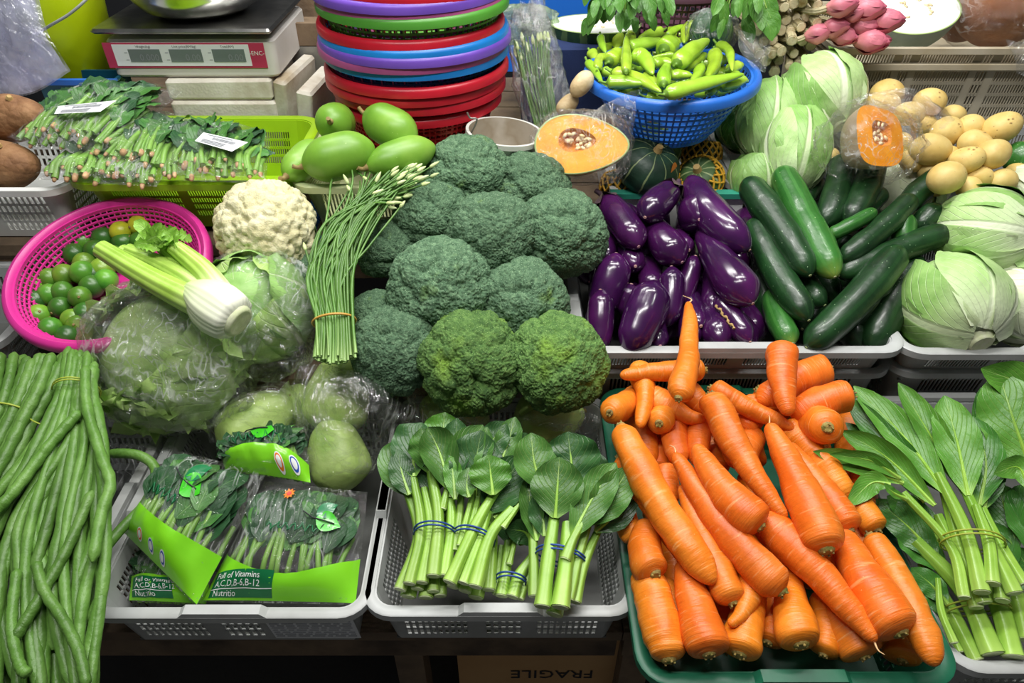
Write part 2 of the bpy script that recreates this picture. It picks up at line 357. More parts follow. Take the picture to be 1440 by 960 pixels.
m_grey = PL('light_grey_plastic', '#bcbfbe', .4, '#9fa19d'); m_grey2 = PL('grey_plastic', '#a9adad', .45, '#8d8f8c'); m_beige = PL('beige_plastic', '#cfc6b0', .45, '#b3a68a')
m_greenp = PL('green_plastic', '#1f6f50', .4, '#16543c'); m_lime = PL('lime_plastic', '#a5cf1d', .35, '#8fbb16'); m_pale = PL('pale_green_plastic', '#d3dba8', .4, '#bfc894', sss=.1)
m_cbase = PL('shaded_grubby_crate_base', '#6a6c69', .5, '#4e4f4b'); m_pink = PL('pink_plastic', '#e0389a', .35, '#cc2f8b'); m_red = PL('red_plastic', '#d01f33', .33, '#b5182a'); m_blue = PL('blue_plastic', '#2f74d6', .35, '#2566c4')  # crate base colour darkened to hold interior shade as well as dirt
m_blue2 = PL('sky_blue_plastic', '#1d86d8', .35, '#1774c2'); m_dblue = PL('dark_blue_plastic', '#174c86', .4, '#123b68'); m_purple = PL('purple_plastic', '#7650bd', .35, '#6745ab'); m_magenta = PL('mauve_plastic', '#b4548f', .4, '#a04a80')
m_gbask = PL('grass_green_plastic', '#5aa53c', .38, '#4c9132'); m_teal = PL('teal_plastic', '#3fa68c', .4, '#2f8d76'); m_white = PL('white_plastic', '#e9ebe8', .38, '#d6d8d2'); m_tub = PL('petrol_blue_plastic', '#1a6178', .4, '#124b60')
m_maroon = PL('maroon_plastic', '#5d3a48', .5, '#4b2d3a')
m_carrot = M('carrot_skin', ['#d86a12', '#e57a1e', '#ee8a2e'], 16, .40, [('ring', 42, .4, .0022), ('noise', 130, .25, .0012)], rand=.10, spots=(80, .05, '#f2b070'), rings=(48, .60, '#f6b06a'), sss=.1, spec=.45, hue=.008)
m_carrotend = M('carrot_crown', ['#6e7a34', '#a08a4a', '#54472a'], 90, .7, ('noise', 200, .6, .002))
m_root = M('root_hair', ['#ecc58f'], 30, .7)
m_egg = M('eggplant_skin', ['#240a30', '#37103f', '#48164e'], 11, .2, ('noise', 30, .10, .002), rand=.18, spec=.6, coat=.35, spots=(38, .035, '#8e6a99'), hue=.012)
m_eggtip = M('eggplant_scar', ['#b98a9a', '#cfa88a'], 60, .6)
m_eggcal = M('eggplant_calyx', ['#3a2440', '#5d4a50', '#6d6a4a'], 40, .55)
m_cuke = M('cucumber_skin', ['#0f2713', '#17361a', '#1e4420'], 14, .36, [('noise', 45, .35, .002), ('ring', 9, .3, .002)], spots=(85, .075, '#8fae86'), rand=.2, spec=.5, coat=.12, lines=(9, '#2a5428', .22))
m_cukel = M('young_cucumber_skin', ['#1f4d1b', '#2f6627', '#275820'], 14, .34, [('noise', 45, .35, .002)], spots=(80, .07, '#a7c48d'), grad=[(0, '#1d4a20', 0), (.8, '#3f8433', .3), (1, '#a9c455', 1)], coat=.15, lines=(9, '#4f8a40', .35))
m_cukeend = M('cucumber_scar', ['#7d8f5a', '#a8ac7c'], 60, .7)
m_broc = M('broccoli_buds', ['#48684b', '#5b7c5c', '#789a74'], 9, .6, [('noise', 60, .5, .012)], rand=.10, patch=(1.1, .66, .8, '#75973f'), spots=(30, .20, '#a3bf9a'), spec=.3)
m_brocy = M('broccoli_buds_fresh', ['#496e3a', '#5d8442', '#789f54'], 8, .6, [('noise', 60, .5, .012)], rand=.1, patch=(1.3, .50, .72, '#86ad40'), spots=(30, .20, '#a9c97c'), spec=.3)
m_stalk = M('broccoli_stalk', ['#7fa05c', '#93b16d'], 20, .5, ('noise', 40, .3, .002))
m_caul = M('cauliflower_curd', ['#d0c998', '#dbd5aa', '#e3deba'], 3, .6, [('noise', 30, .3, .015)], sss=.15, rand=.02)
m_cab = LM('cabbage_leaf', ['#9cc274', '#b9d893'], '#e6f0cf', 8, 1.3, .09, .07, .45, .85, .08, base=('#dfeac6', .45))
m_cabd = LM('cabbage_outer_leaf', ['#7fae58', '#a0ca76'], '#d5e6b8', 8, 1.3, .08, .07, .42, .8, .08, base=('#cfe0b0', .35))
m_cabw = LM('pale_cabbage_leaf', ['#d3dfb4', '#e6edcf'], '#f5f7e8', 7, 1.2, .10, .08, .5, .8, .05, base=('#eef2dc', .5))
m_cabstem = M('cabbage_core', ['#e4e8c8', '#cfd8aa', '#d9dcc0'], 40, .6, ('noise', 80, .3, .002))
m_lett = LM('lettuce_leaf', ['#a8d070', '#cdea94'], '#eaf5c8', 6, 1.1, .06, .08, .4, .7, .12, trans=.25)
m_chiv = M('chive_stalk', ['#47762c', '#567f35', '#6b9648'], 30, .4, grad=[(0, '#9dbf70', .9), (.12, '#6f9e44', .4), (.5, '#4f8f2d', 0)], rand=.22)
m_bud = M('chive_bud', ['#c7d98a', '#dde9b2'], 50, .5, rand=.1)
m_band = M('rubber_band', ['#d0a24a'], 30, .5); m_bandb = M('blue_rubber_band', ['#2c4f9e'], 30, .45); m_bandg = M('green_rubber_band', ['#a3b23f'], 30, .5)
m_bean = M('long_bean_skin', ['#486f28', '#5a8436', '#6d9647'], 18, .42, [('noise', 55, .5, .003), ('ring', 30, .4, .002)], rand=.2, spec=.45)
m_lime_s = M('lime_skin', ['#3c6a1f', '#568a28', '#7aa733'], 14, .32, ('noise', 220, .25, .0006), rand=.28, spec=.55, patch=(9, .55, .8, '#8fb338'), hue=.03)
m_lime_d = M('dark_lime_skin', ['#27501f', '#35651f', '#4a7a26'], 14, .32, ('noise', 220, .25, .0006), rand=.2, spec=.55)
m_lime_y = M('yellow_lime_skin', ['#a3aa1f', '#bfbd2c', '#88a02a'], 12, .32, ('noise', 220, .25, .0006), rand=.1, spec=.55)
m_nub = M('stem_nub', ['#7a6a3c', '#a08b58'], 60, .8)
m_pot = M('potato_skin', ['#d5b665', '#e3c87e', '#cba95a'], 15, .5, [('noise', 45, .25, .002)], spots=(60, .07, '#a07f3e'), rand=.08, sss=.05)
m_pep = M('green_chilli_skin', ['#83ab26', '#98bf33', '#a9ca45'], 14, .24, ('noise', 30, .2, .003), rand=.14, spec=.55, coat=.25, hue=.012)
m_pepst = M('chilli_stem', ['#5f8a26', '#7aa038'], 30, .5)
m_mango = M('green_papaya_skin', ['#5f8f28', '#74a335', '#86b044'], 12, .38, ('noise', 60, .15, .001), spots=(60, .05, '#bcd68a'), rand=.08)
m_melon = M('russet_melon_skin', ['#6e4a2e', '#8a6340', '#9d7650'], 30, .75, [('vor', 70, .5, .003), ('noise', 120, .5, .002)], rand=.06)
m_kab = M('kabocha_skin', ['#14291f', '#1d3728', '#274434'], 20, .45, ('noise', 60, .4, .002), lines=(10, '#9fae78', .6, .965), spots=(45, .05, '#7f9878'), rand=.1)
m_kabo = M('kabocha_orange', ['#d07a28', '#b8642a'], 20, .5)
m_kabg = M('striped_squash_skin', ['#39592f', '#4d6e3a'], 20, .5, lines=(10, '#b9c48a', .6, .8))
m_net = M('yellow_foam_net', ['#e4b23c', '#d9a32c'], 40, .6)
m_cork = M('squash_stem', ['#a98a52', '#c4a66c'], 50, .8, ('noise', 90, .6, .003))
m_flesh = M('pumpkin_flesh', ['#ea8f0a', '#f09c14', '#e38406'], 14, .5, ('noise', 50, .25, .002), sss=0, rand=.02)
m_fleshy = M('pumpkin_flesh_yellow', ['#f0a008', '#f5ae18', '#ea9504'], 14, .5, ('noise', 50, .25, .002), sss=0, rand=.02)
m_pulp = M('pumpkin_pulp', ['#d9771c', '#ee9a35', '#c8621a'], 70, .5, ('noise', 120, 1., .004)); m_seed = M('pumpkin_seed', ['#e9cf96', '#f2e2ba'], 40, .45)
m_tuber = M('tuber_skin', ['#c4b18a', '#b39c70', '#d2c29e'], 14, .6, ('noise', 60, .5, .003)); m_pskin = M('pumpkin_skin_tan', ['#b08d5c', '#a07a4a', '#c4a572'], 14, .55, ('noise', 40, .3, .002)); m_pskin2 = M('pumpkin_skin_grey', ['#8d7a5e', '#a5937a', '#9d8a70'], 14, .55, ('noise', 40, .3, .002))
m_pbrown = M('pumpkin_skin_brown', ['#a0673c', '#8f5a34', '#b37a4c'], 10, .5, ('noise', 30, .3, .002))
m_wax = M('wax_gourd_flesh', ['#e9eee6', '#f4f6f1'], 30, .55, ('noise', 80, .3, .002), rand=.01); m_waxskin = M('wax_gourd_skin', ['#7f968a', '#9db0a6', '#8ba096'], 12, .55, rand=.03); m_waxrind = M('gourd_rind', ['#b9d48c'], 20, .5)
m_wm = M('dark_melon_rind', ['#1f3a22', '#33542f'], 26, .45, lines=(13, '#6f8a4e', .5))
m_choyst = M('choy_stem', ['#7fae38', '#93bf48', '#a0c955'], 20, .32, [('rib', 5, .25, .002), ('noise', 30, .3, .002)], rand=.16, spec=.5, grad=[(0, '#a9cd62', .8), (.25, '#93bf48', 0), (1, '#6a9e30', .6)])
m_cut = M('cut_stem_end', ['#c9dd9a', '#dbe8b5', '#b7d07e'], 60, .5)
m_choyl = LM('choy_leaf', ['#3a6429', '#4f7d34'], '#a4c470', 9, 1.0, .045, .11, .36, .75, .14, base=('#86b648', .12))
m_choyd = LM('dark_choy_leaf', ['#2a5128', '#3c6734'], '#86a868', 9, 1.0, .04, .11, .36, .65, .14, base=('#7fae48', .1))
m_must = LM('mustard_leaf', ['#477f27', '#5d9434'], '#a3c86c', 9, 1.0, .04, .10, .36, .7, .12, base=('#9cc75e', .14))
m_mustd = LM('deep_mustard_leaf', ['#2f6222', '#427a2c'], '#8db45e', 9, 1.0, .04, .10, .36, .6, .12, base=('#8fbf55', .12))
m_spin = LM('spinach_leaf', ['#1c3f22', '#2c5631'], '#6f9a62', 6, .9, .04, .08, .42, .5, .2)
m_spinl = LM('amaranth_leaf', ['#35692c', '#4d8038'], '#8cb472', 6, .9, .04, .08, .42, .5, .2)
m_spst = M('spinach_stem', ['#6b9a3e', '#82ad4e'], 24, .42, rand=.15); m_pinkroot = M('pinkish_root', ['#b98f62', '#c9a57a', '#a5705a'], 60, .7, ('noise', 90, .6, .003), rand=.3)
m_cel = M('celery_stalk', ['#a3cc4c', '#b6d964', '#93bf3e'], 18, .34, [('rib', 9, .3, .002)], grad=[(0, '#eef3dc', 1), (.16, '#d3e6a2', .9), (.42, '#a9d052', .3), (1, '#8fbf3e', .2)], rand=.05)
m_celw = M('celery_base', ['#eef2dc', '#dfe9c0'], 20, .4, [('rib', 26, .12, .0015)], grad=[(0, '#e6d9b8', .6), (.1, '#f2f3e4', 1), (.55, '#e4eec4', .7), (1, '#b3d468', 1)], rand=.02)
m_cell = LM('celery_leaf', ['#7fb53a', '#9acb4f'], '#c2e08c', 5, 1., .05, .1, .42, .5, .1, trans=.15)
m_chay = M('chayote_skin', ['#a4c463', '#b9d47a', '#93b854'], 12, .4, ('noise', 25, .4, .005), rand=.06)
m_film = FILM('clear_plastic_film', .04, .15, rough=.11, scale=30, cr=.5); m_film2 = FILM('crisp_clear_film', .012, .09, rough=.09, scale=36, cr=.5); m_filmw = FILM('milky_plastic_film', .10, .15, rough=.13, scale=26, cr=.6); m_filmp = FILM('lilac_plastic_film', .5, .12, '#f4f4ff', .2, 14, '#eceeff')
m_paper = M('white_label_paper', ['#eef0f2'], 20, .6, rand=.01); m_ink = M('black_ink', ['#26262a'], 20, .6, rand=0); m_greyink = M('grey_ink', ['#8b8f94'], 20, .6, rand=0)
m_plime = M('lime_print', ['#79cf1f', '#86d92a'], 10, .3, rand=.03, coat=.3); m_pdark = M('dark_green_print', ['#0e6b3c'], 10, .3, rand=.02, coat=.3); m_pleaf = M('leaf_print', ['#43c425'], 10, .3, rand=.02, coat=.3); m_pleafd = M('dark_leaf_print', ['#0f7a45'], 10, .3, rand=.02, coat=.3)
m_porange = M('orange_print', ['#f2801c'], 10, .4, rand=0); m_pred = M('red_print', ['#dd3a2c'], 10, .4, rand=0); m_pwhite = M('white_print', ['#f4f6f4'], 10, .35, rand=0); m_pblue = M('blue_print', ['#2f57b8'], 10, .4, rand=0)
m_card = M('brown_cardboard', ['#b58b5a', '#c29a68'], 8, .8, ('noise', 90, .2, .001), rand=.02); m_wood = M('weathered_wood', ['#57483a', '#77644e', '#473a2e'], 7, .8, ('noise', 50, .5, .003)); m_dark = M('dark_cloth', ['#14161a', '#1d2026'], 6, .9, ('noise', 200, .3, .001)); m_navy = M('navy_cloth', ['#16264f', '#1d3263'], 6, .85, ('noise', 200, .3, .001))
m_floor = M('concrete_floor', ['#3d3c3a', '#4b4a47'], 4, .85, ('noise', 40, .4, .003)); m_foam = M('stained_foam', ['#cfc9b8', '#e2ded0', '#b0a084'], 7, .75, ('vor', 160, .3, .001), rand=.03)
m_tin = M('grey_metal', ['#8a8a86', '#a4a29c'], 10, .45, rand=.02, metal=.6); m_steel = M('stainless_steel', ['#c8c8c4', '#d6d6d2'], 8, .20, rand=0, metal=1.); m_plate = M('scratched_steel', ['#8f8f8c', '#b2b2ae'], 30, .3, ('noise', 60, .1, .001), rand=0, metal=1.)
m_scale = PL('scale_body_plastic', '#dcdad4', .4, '#cfcbc2'); m_spink = M('pink_panel', ['#c23a5c'], 10, .4, rand=0); m_lcd = M('lcd_glass', ['#6f7a78', '#7d8784'], 4, .2, rand=0); m_black = PL('black_plastic', '#1b1b1d', .4)
m_binlime = PL('yellow_green_plastic', '#c4dc10', .35, '#b3ca0c'); m_blueboard = M('blue_board', ['#1d6fd6'], 3, .5, rand=0); m_pail = PL('pail_white', '#dfe0da', .4, '#c9c8bd'); m_rust = M('stained_inside', ['#c4bbab', '#a39580', '#d3ccbf'], 7, .6)
m_ginger = M('torch_ginger_petal', ['#c9677c', '#d8808f', '#b4546c'], 16, .42, rand=.12, grad=[(0, '#e0b090', .5), (.4, '#d8808f', 0), (1, '#b84668', .6)]); m_lgrass = M('lemongrass_stalk', ['#a59a72', '#c4ba94', '#8d7f58'], 20, .55, [('rib', 7, .4, .002)], rand=.2); m_lgend = M('lemongrass_end', ['#d9c49a', '#e8dab8', '#b99a68'], 60, .7)
m_mint = LM('mint_leaf', ['#437826', '#5a9034'], '#94c060', 6, .9, .035, .09, .45, .5, .12); m_herb = LM('pennywort_leaf', ['#457a2c', '#5c923c'], '#98c070', 5, .9, .04, .09, .42, .5, .15)
m_lilac = M('lilac_flower', ['#8f86c8'], 20, .5)
# ---------------------------------------------------------------- the setting
struct(MB().box(-4, 4, -1.5, 4, -.05, 0).build('floor', m_floor, smooth=False))
struct(MB().box(-4, 4, 2.75, 2.85, 0, 2.2).build('wall_back', m_dark, smooth=False))
def table(name, label, x0, x1, y0, y1, zt, n, th=.025, xr=.04):
    t = thing(name, label, 'table', ((x0 + x1) / 2, (y0 + y1) / 2, 0))
    for i in range(n):
        a = y0 + (y1 - y0) * i / n; b = y0 + (y1 - y0) * (i + 1) / n - .006
        MB().box(x0, x1, a, b, zt - th, zt).build('deck_plank', m_wood, t, smooth=False)
    MB().box(x0 + .005, x1 - .005, y0 + .006, y0 + .024, zt - th - .06, zt - th).build('apron', m_wood, t, smooth=False)
    for x in (x0 + .04, x1 - xr):
        for y in (y0 + .055, y1 - .045): MB().box(x - .025, x + .025, y - .025, y + .025, 0, zt - th).build('leg', m_wood, t, smooth=False)
table('display_table', 'low plank table under the beans and greens crates', -1.15, .178, .60, .972, .52, 3, xr=.36)
table('display_table', 'low plank table under the carrot and eggplant crates', .18, 1.4, .60, 1.448, .52, 6)
table('display_stand', 'plank stand under the pink colander', -1.15, -.43, .976, 1.26, .66, 2)
table('display_stand', 'plank stand under the broccoli heap', -.425, .118, 1.01, 1.26, .70, 2)
table('display_stand', 'plank stand under the scale and stacked round baskets', -1.35, .118, 1.265, 2.3, .84, 8)
table('display_stand', 'plank stand under the squash box and beige crates', .125, 1.4, 1.455, 2.3, .77, 7)

# ---------------------------------------------------------------- crates and baskets
def rrect(x0, x1, y0, y1, r, k=6):
    P = []; Nn = []
    for cx, cy, a0 in ((x1 - r, y0 + r, -90), (x1 - r, y1 - r, 0), (x0 + r, y1 - r, 90), (x0 + r, y0 + r, 180)):
        for i in range(k + 1):
            a = math.radians(a0 + 90 * i / k); P.append((cx + r * math.cos(a), cy + r * math.sin(a))); Nn.append((math.cos(a), math.sin(a)))
    return np.array(P), np.array(Nn)
def wall_bars(mb, f, th, panels):
    """f(u,v)->(point, outward normal); solid wall with slotted panels (u0,u1,v0,v1,nc,nr[,slant])"""
    def slab(u0, u1, v0, v1, sl=0):
        c = []
        for v, s in ((v0, 0), (v1, sl)):
            q = []
            for u in (u0 + s, u1 + s): p, n = f(u, v); q.append((p, p - n * th))
            c += [q[0][0], q[1][0], q[1][1], q[0][1]]
        mb.hexa(c)
    u = 0.
    for (a, b, v0, v1, nc, nr, *sl) in sorted(panels):
        sl = sl[0] if sl else 0
        if a > u: slab(u, a, 0, 1)
        slab(a, b, 0, v0); slab(a, b, v1, 1)
        pw = (b - a) / nc; bw = pw * .38
        for i in range(nc + 1): slab(max(a, a + i * pw - bw / 2), min(b, a + i * pw + bw / 2), v0, v1, sl)
        ph = (v1 - v0) / nr; bh = ph * .28
        for j in range(1, nr): slab(a, b, v0 + j * ph - bh / 2, v0 + j * ph + bh / 2)
        u = b
    if u < 1: slab(u, 1, 0, 1)
def crate(name, label, x0, x1, y0, y1, zr, h, mt, front, side, taper=.022, rw=.016, rc=.03, group=None, cat='crate', rot=0, tabs=True, lip=.013, th=.003, base_m=None):
    cx, cy = (x0 + x1) / 2, (y0 + y1) / 2; t = thing(name, label, cat, (cx, cy, zr - h), group); R = Matrix.Translation((cx, cy, 0)) @ Matrix.Rotation(rot, 4, 'Z') @ Matrix.Translation((-cx, -cy, 0))
    def out(mb, nm, mm=mt, sm=False, ang=None): mb.mat4(R); return mb.build(nm, mm, t, smooth=sm, angle=ang)
    P, Nn = rrect(x0, x1, y0, y1, rc); pr = [(0, 0), (.3, .12), (.85, .12), (1, 0), (1, -1), (.8, -1), (.8, -.25), (0, -.25)]
    G = np.array([[(p[0] + n[0] * a * rw, p[1] + n[1] * a * rw, zr + b * lip) for a, b in pr] for p, n in zip(P, Nn)]); G = np.concatenate([G, G[:1]])
    mb = MB().grid(G, True); out(mb, 'rim', sm=True, ang=35)
    zb = zr - h; tp = taper
    def wall(p0, p1, nrm_):
        p0 = arr(*p0); p1 = arr(*p1); n3 = arr(nrm_[0], nrm_[1], 0)
        return lambda u, v: (arr(*(p0 + (p1 - p0) * u), 0) - n3 * tp * (1 - v) + arr(0, 0, zb + (zr - .002 - zb) * v), n3)
    sx, sy = rc, rc
    for nm, a, b, n, pan in (('front', (x0 + sx, y0), (x1 - sx, y0), (0, -1), front), ('back', (x1 - sx, y1), (x0 + sx, y1), (0, 1), front), ('left', (x0, y1 - sy), (x0, y0 + sy), (-1, 0), side), ('right', (x1, y0 + sy), (x1, y1 - sy), (1, 0), side)):
        mb = MB(); wall_bars(mb, wall(a, b, n), th, pan); out(mb, 'side_panel')
    k = 7
    for c in range(4):
        seg = P[c * k:(c + 1) * k]; nn = Nn[c * k:(c + 1) * k]; G = []
        for v, off in ((0, 0), (1, 0), (1, th), (0, th)): G.append([(p[0] - n[0] * (tp * (1 - v) + off), p[1] - n[1] * (tp * (1 - v) + off), zb + (zr - .002 - zb) * v) for p, n in zip(seg, nn)])
        out(MB().grid(np.array(G + G[:1]), False), 'corner_post', sm=True, ang=40)
    out(MB().box(x0 + tp, x1 - tp, y0 + tp, y1 - tp, zb, zb + .004), 'base', base_m or (m_cbase if mt in (m_grey, m_grey2) else mt))
    if tabs:
        for yy, d in ((y0, -1), (y1, 1)):
            a, b = cx - (x1 - x0) * .14, cx + (x1 - x0) * .14; w = .014
            mb = MB().hexa([(a - w, yy + d * rw, zr - .004), (b + w, yy + d * rw, zr - .004), (b + w, yy, zr - .004), (a - w, yy, zr - .004), (a, yy + d * rw * .95, zr + .010), (b, yy + d * rw * .95, zr + .010), (b, yy, zr + .010), (a, yy, zr + .010)]); out(mb, 'stacking_tab')
        for xx, d in ((x0, -1), (x1, 1)):
            a, b = cy - .05, cy + .05; w = .014
            mb = MB().hexa([(xx + d * rw, a - w, zr - .004), (xx + d * rw, b + w, zr - .004), (xx, b + w, zr - .004), (xx, a - w, zr - .004), (xx + d * rw * .95, a, zr + .010), (xx + d * rw * .95, b, zr + .010), (xx, b, zr + .010), (xx, a, zr + .010)]); out(mb, 'stacking_tab')
    return t
fA = [(.03, .34, .14, .84, 10, 4), (.42, .60, .14, .84, 5, 4), (.67, .97, .14, .84, 10, 4)]
sA = [(.05, .40, .12, .82, 16, 5), (.60, .95, .12, .82, 16, 5)]
crA = crate('produce_crate', 'light grey plastic crate holding printed bags of leafy greens', -.613, -.222, .565, 1.0, .65, .128, m_grey, fA, sA)
crB = crate('produce_crate', 'light grey plastic crate holding banded bunches of choy sum', -.205, .172, .568, 1.0, .65, .128, m_grey, fA, sA)
crC = crate('produce_crate', 'dark green plastic crate piled with carrots', .186, .585, .465, 1.01, .66, .135, m_greenp, [(.05, .32, .2, .75, 9, 3), (.4, .6, .2, .75, 7, 3), (.68, .95, .2, .75, 9, 3)], sA, rw=.018)
crD = crate('produce_crate', 'light grey plastic crate holding mustard greens beside the carrots', .612, 1.06, .485, 1.0, .65, .128, m_grey, fA, sA)
crL = crate('produce_crate', 'light grey plastic crate underneath the long beans', -1.06, -.655, .52, .96, .65, .128, m_grey, fA, sA)
fE = [(.04, .26, .45, .86, 20, 1, .006), (.29, .47, .45, .86, 16, 1, .006), (.53, .71, .45, .86, 16, 1, .006), (.74, .96, .45, .86, 20, 1, .006)]
crE = crate('produce_crate', 'light grey plastic crate filled with eggplants and cucumbers', .133, .712, 1.02, 1.425, .772, .10, m_grey, fE, sA, rw=.02)
crF = crate('produce_crate', 'light grey plastic crate filled with green cabbages', .735, 1.33, 1.02, 1.425, .768, .10, m_grey, fE, sA, rw=.02)
fG = [(.05, .28, .35, .86, 16, 2), (.36, .62, .35, .86, 20, 2), (.7, .95, .35, .86, 16, 2)]
crate('produce_crate', 'grey plastic crate stacked under the eggplant crate', .135, .72, 1.035, 1.43, .705, .18, m_grey2, fG, sA, tabs=False)
crate('produce_crate', 'grey plastic crate stacked under the cabbage crate', .745, 1.33, 1.035, 1.43, .705, .18, m_grey2, fG, sA, tabs=False)
# squash crate: white walls, teal rim
q0 = PY(868, 281, 1.45); q1 = PY(1042, 268, 1.45)
t = thing('squash_crate', 'white box with teal rim holding squashes in foam nets', 'box', (.3, 1.6, .77)); a, b, zr = q0[0] - .012, q1[0] + .01, .868
for (x0, x1, y0, y1) in ((a, b, 1.447, 1.457), (a, b, 1.80, 1.81), (a, a + .01, 1.457, 1.80), (b - .01, b, 1.457, 1.80)):
    MB().box(x0, x1, y0, y1, .772, zr - .012).build('side_panel', m_white, t, smooth=False)
MB().box(a + .01, b - .01, 1.457, 1.80, .772, .777).build('base', m_white, t, smooth=False)
for (x0, x1, y0, y1) in ((a - .005, b + .005, 1.436, 1.459), (a - .005, b + .005, 1.798, 1.815)):
    MB().box(x0, x1, y0, y1, zr - .012, zr).build('rim', m_teal, t, smooth=False)
for x in (a - .005, b - .013): MB().box(x, x + .018, 1.459, 1.798, zr - .012, zr + .001).build('rim', m_white, t, smooth=False)
# beige crates at the back right
fK = [(.03, .20, .35, .9, 14, 4, .004), (.235, .275, .35, .9, 3, 4, .004), (.31, .55, .35, .9, 20, 4, .004), (.585, .63, .35, .9, 3, 4, .004), (.67, .95, .35, .9, 22, 4, .004)]
crate('produce_crate', 'beige plastic crate with slots, lower of its pair, behind the potatoes', .78, 1.38, 1.75, 2.15, 1.055, .283, m_beige, [(p[0], p[1], .52, .93, *p[4:]) for p in fK], sA, tabs=False)
crate('produce_crate', 'beige plastic crate with slots holding wax gourd and torch ginger', .775, 1.385, 1.745, 2.155, 1.093, .09, m_beige, [(p[0], p[1], .3, .8, p[4], 1) for p in fK], sA, tabs=False)
# crate at the far left edge
crate('produce_crate', 'off-white slotted crate under the brown melons', -1.32, -.888, 1.275, 1.62, .965, .122, m_white, fA, [(.05, .95, .1, .85, 30, 5)], tabs=False)
crate('produce_crate', 'beige slotted crate at the edge beneath the pink colander', -1.36, -.93, .99, 1.25, .80, .135, m_grey2, fA, sA, tabs=False)
# lime green basket and pale basket
fI = [(.06, .47, .25, .8, 26, 4), (.53, .94, .25, .8, 26, 4)]
crI = crate('shallow_basket', 'lime green plastic basket under bagged amaranth bunches', -.865, -.452, 1.285, 1.60, .975, .125, m_lime, fI, fI, taper=.04, rw=.02, rc=.045, tabs=False, cat='basket')
fJ = [(.04, .96, .2, .88, 30, 1)]
crJ = crate('shallow_basket', 'pale green slatted basket holding green papayas', -.452 + .03, -.125, 1.29, 1.62, .965, .105, m_pale, fJ, fJ, taper=.025, rw=.018, rc=.03, tabs=False, cat='basket')
crate('produce_crate', 'grey crate hidden beneath the potatoes', .79, 1.38, 1.465, 1.73, .905, .133, m_grey2, fG, sA, tabs=False)
crate('produce_crate', 'grey crate hidden beneath the tall cabbage', .50, .775, 1.465, 1.80, .875, .103, m_grey2, fG, sA, tabs=False)
crate('produce_crate', 'dark blue crate underneath the pale papaya basket', -.43, -.10, 1.275, 1.64, .858, .03, m_dblue, [(.04, .96, .2, .8, 30, 1)], sA, tabs=False)

def round_basket(name, label, c, R, Rb, h, mt, nv, nr, rim=.012, tilt=None, group=None, bar=.0022, rimw=.02, only_top=None, cat='basket', base=True, rim_m=None):
    t = thing(name, label, cat, c, group); c = arr(*c); Mx = np.eye(4); Mx[:3, :3] = basis(tilt if tilt is not None else (0, 0, 1)); Mx[:3, 3] = c
    A = np.linspace(0, 2 * math.pi, 72, endpoint=False); ca, sa = np.cos(A), np.sin(A)
    def rad(z): return Rb + (R - Rb) * (z / h) ** .8
    pr = [(R - .002, h - .006), (R, h), (R + rimw * .4, h + rim * .35), (R + rimw * .8, h + rim * .2), (R + rimw, h - rim * .2), (R + rimw, h - rim), (R + rimw - .003, h - rim), (R + rimw - .004, h - rim * .3), (R, h - rim * .3)]
    G = np.array([[(r * x, r * y, z) for x, y in zip(ca, sa)] for r, z in pr + pr[:1]])
    MB().grid(G, True, flip=True).mat4(Mx).build('rim', rim_m or mt, t, angle=50)
    mb = MB(); z0 = 0 if only_top is None else h - only_top
    zs = np.linspace(z0, h - .004, 7)
    for i in range(nv):
        a = 2 * math.pi * i / nv; P = np.array([(rad(z) * math.cos(a), rad(z) * math.sin(a), z) for z in zs]); mb.sweep(P, bar, 4, cap=False, up=(math.cos(a + .7), math.sin(a + .7), 0))
    for j in range(nr + 1):
        z = z0 + (h - .006 - z0) * j / nr; w = bar * (1 if 0 < j < nr else 2.2)
        pr = [(rad(z) - bar, z - w), (rad(z) + bar, z - w), (rad(z) + bar, z + w), (rad(z) - bar, z + w)]
        mb.grid(np.array([[(r * x, r * y, q) for x, y in zip(ca, sa)] for r, q in pr + pr[:1]]), True, flip=True)
    mb.mat4(Mx).build('lattice_wall', mt, t, smooth=False)
    if base: MB().grid(np.array([[(r * x, r * y, z) for x, y in zip(ca, sa)] for r, z in ((.001, .003), (Rb, .003), (Rb, 0), (.001, 0))]), True, flip=True).mat4(Mx).build('base', mt, t, smooth=False)
    return t, Mx
# ---------------------------------------------------------------- carrots
ZC = Zone(.48, .668, .97, .775); rng = random.Random(5)
def K(cx, cy): return 820 + .5628 * cx, 420 + .5628 * cy
CAR_G = 'carrots in the green crate'
LBL_HEAP = 'orange carrot lying in the heap inside the green crate'
def car_lab(a, b, c, d, l):
    x, y = (a + c) / 2, (b + d) / 2
    if l < -.008: return 'buried carrot low in the green crate, glimpsed through gaps'
    if y > 770: return 'half-covered carrot standing against the front rim of the green crate'
    if y < 370 and x < 420: return 'half-covered carrot under the upright slim carrot and its neighbours'
    if y < 330: return 'half-covered carrot at the back wall below the eggplant crate'
    if x > 560: return 'half-covered carrot towards the mustard greens side'
    return 'half-covered carrot in mid heap between longer carrots'
CAR_T = [(0, .74), (.05, .93), (.14, 1), (.4, .88), (.75, .62), (.93, .42), (1, .3)]
CAR_B = [(0, .72), (.06, .95), (.18, 1), (.55, .95), (.85, .8), (1, .55)]
CAR_C = [(0, .6), (.05, .85), (.25, 1), (.7, .97), (1, .7)]
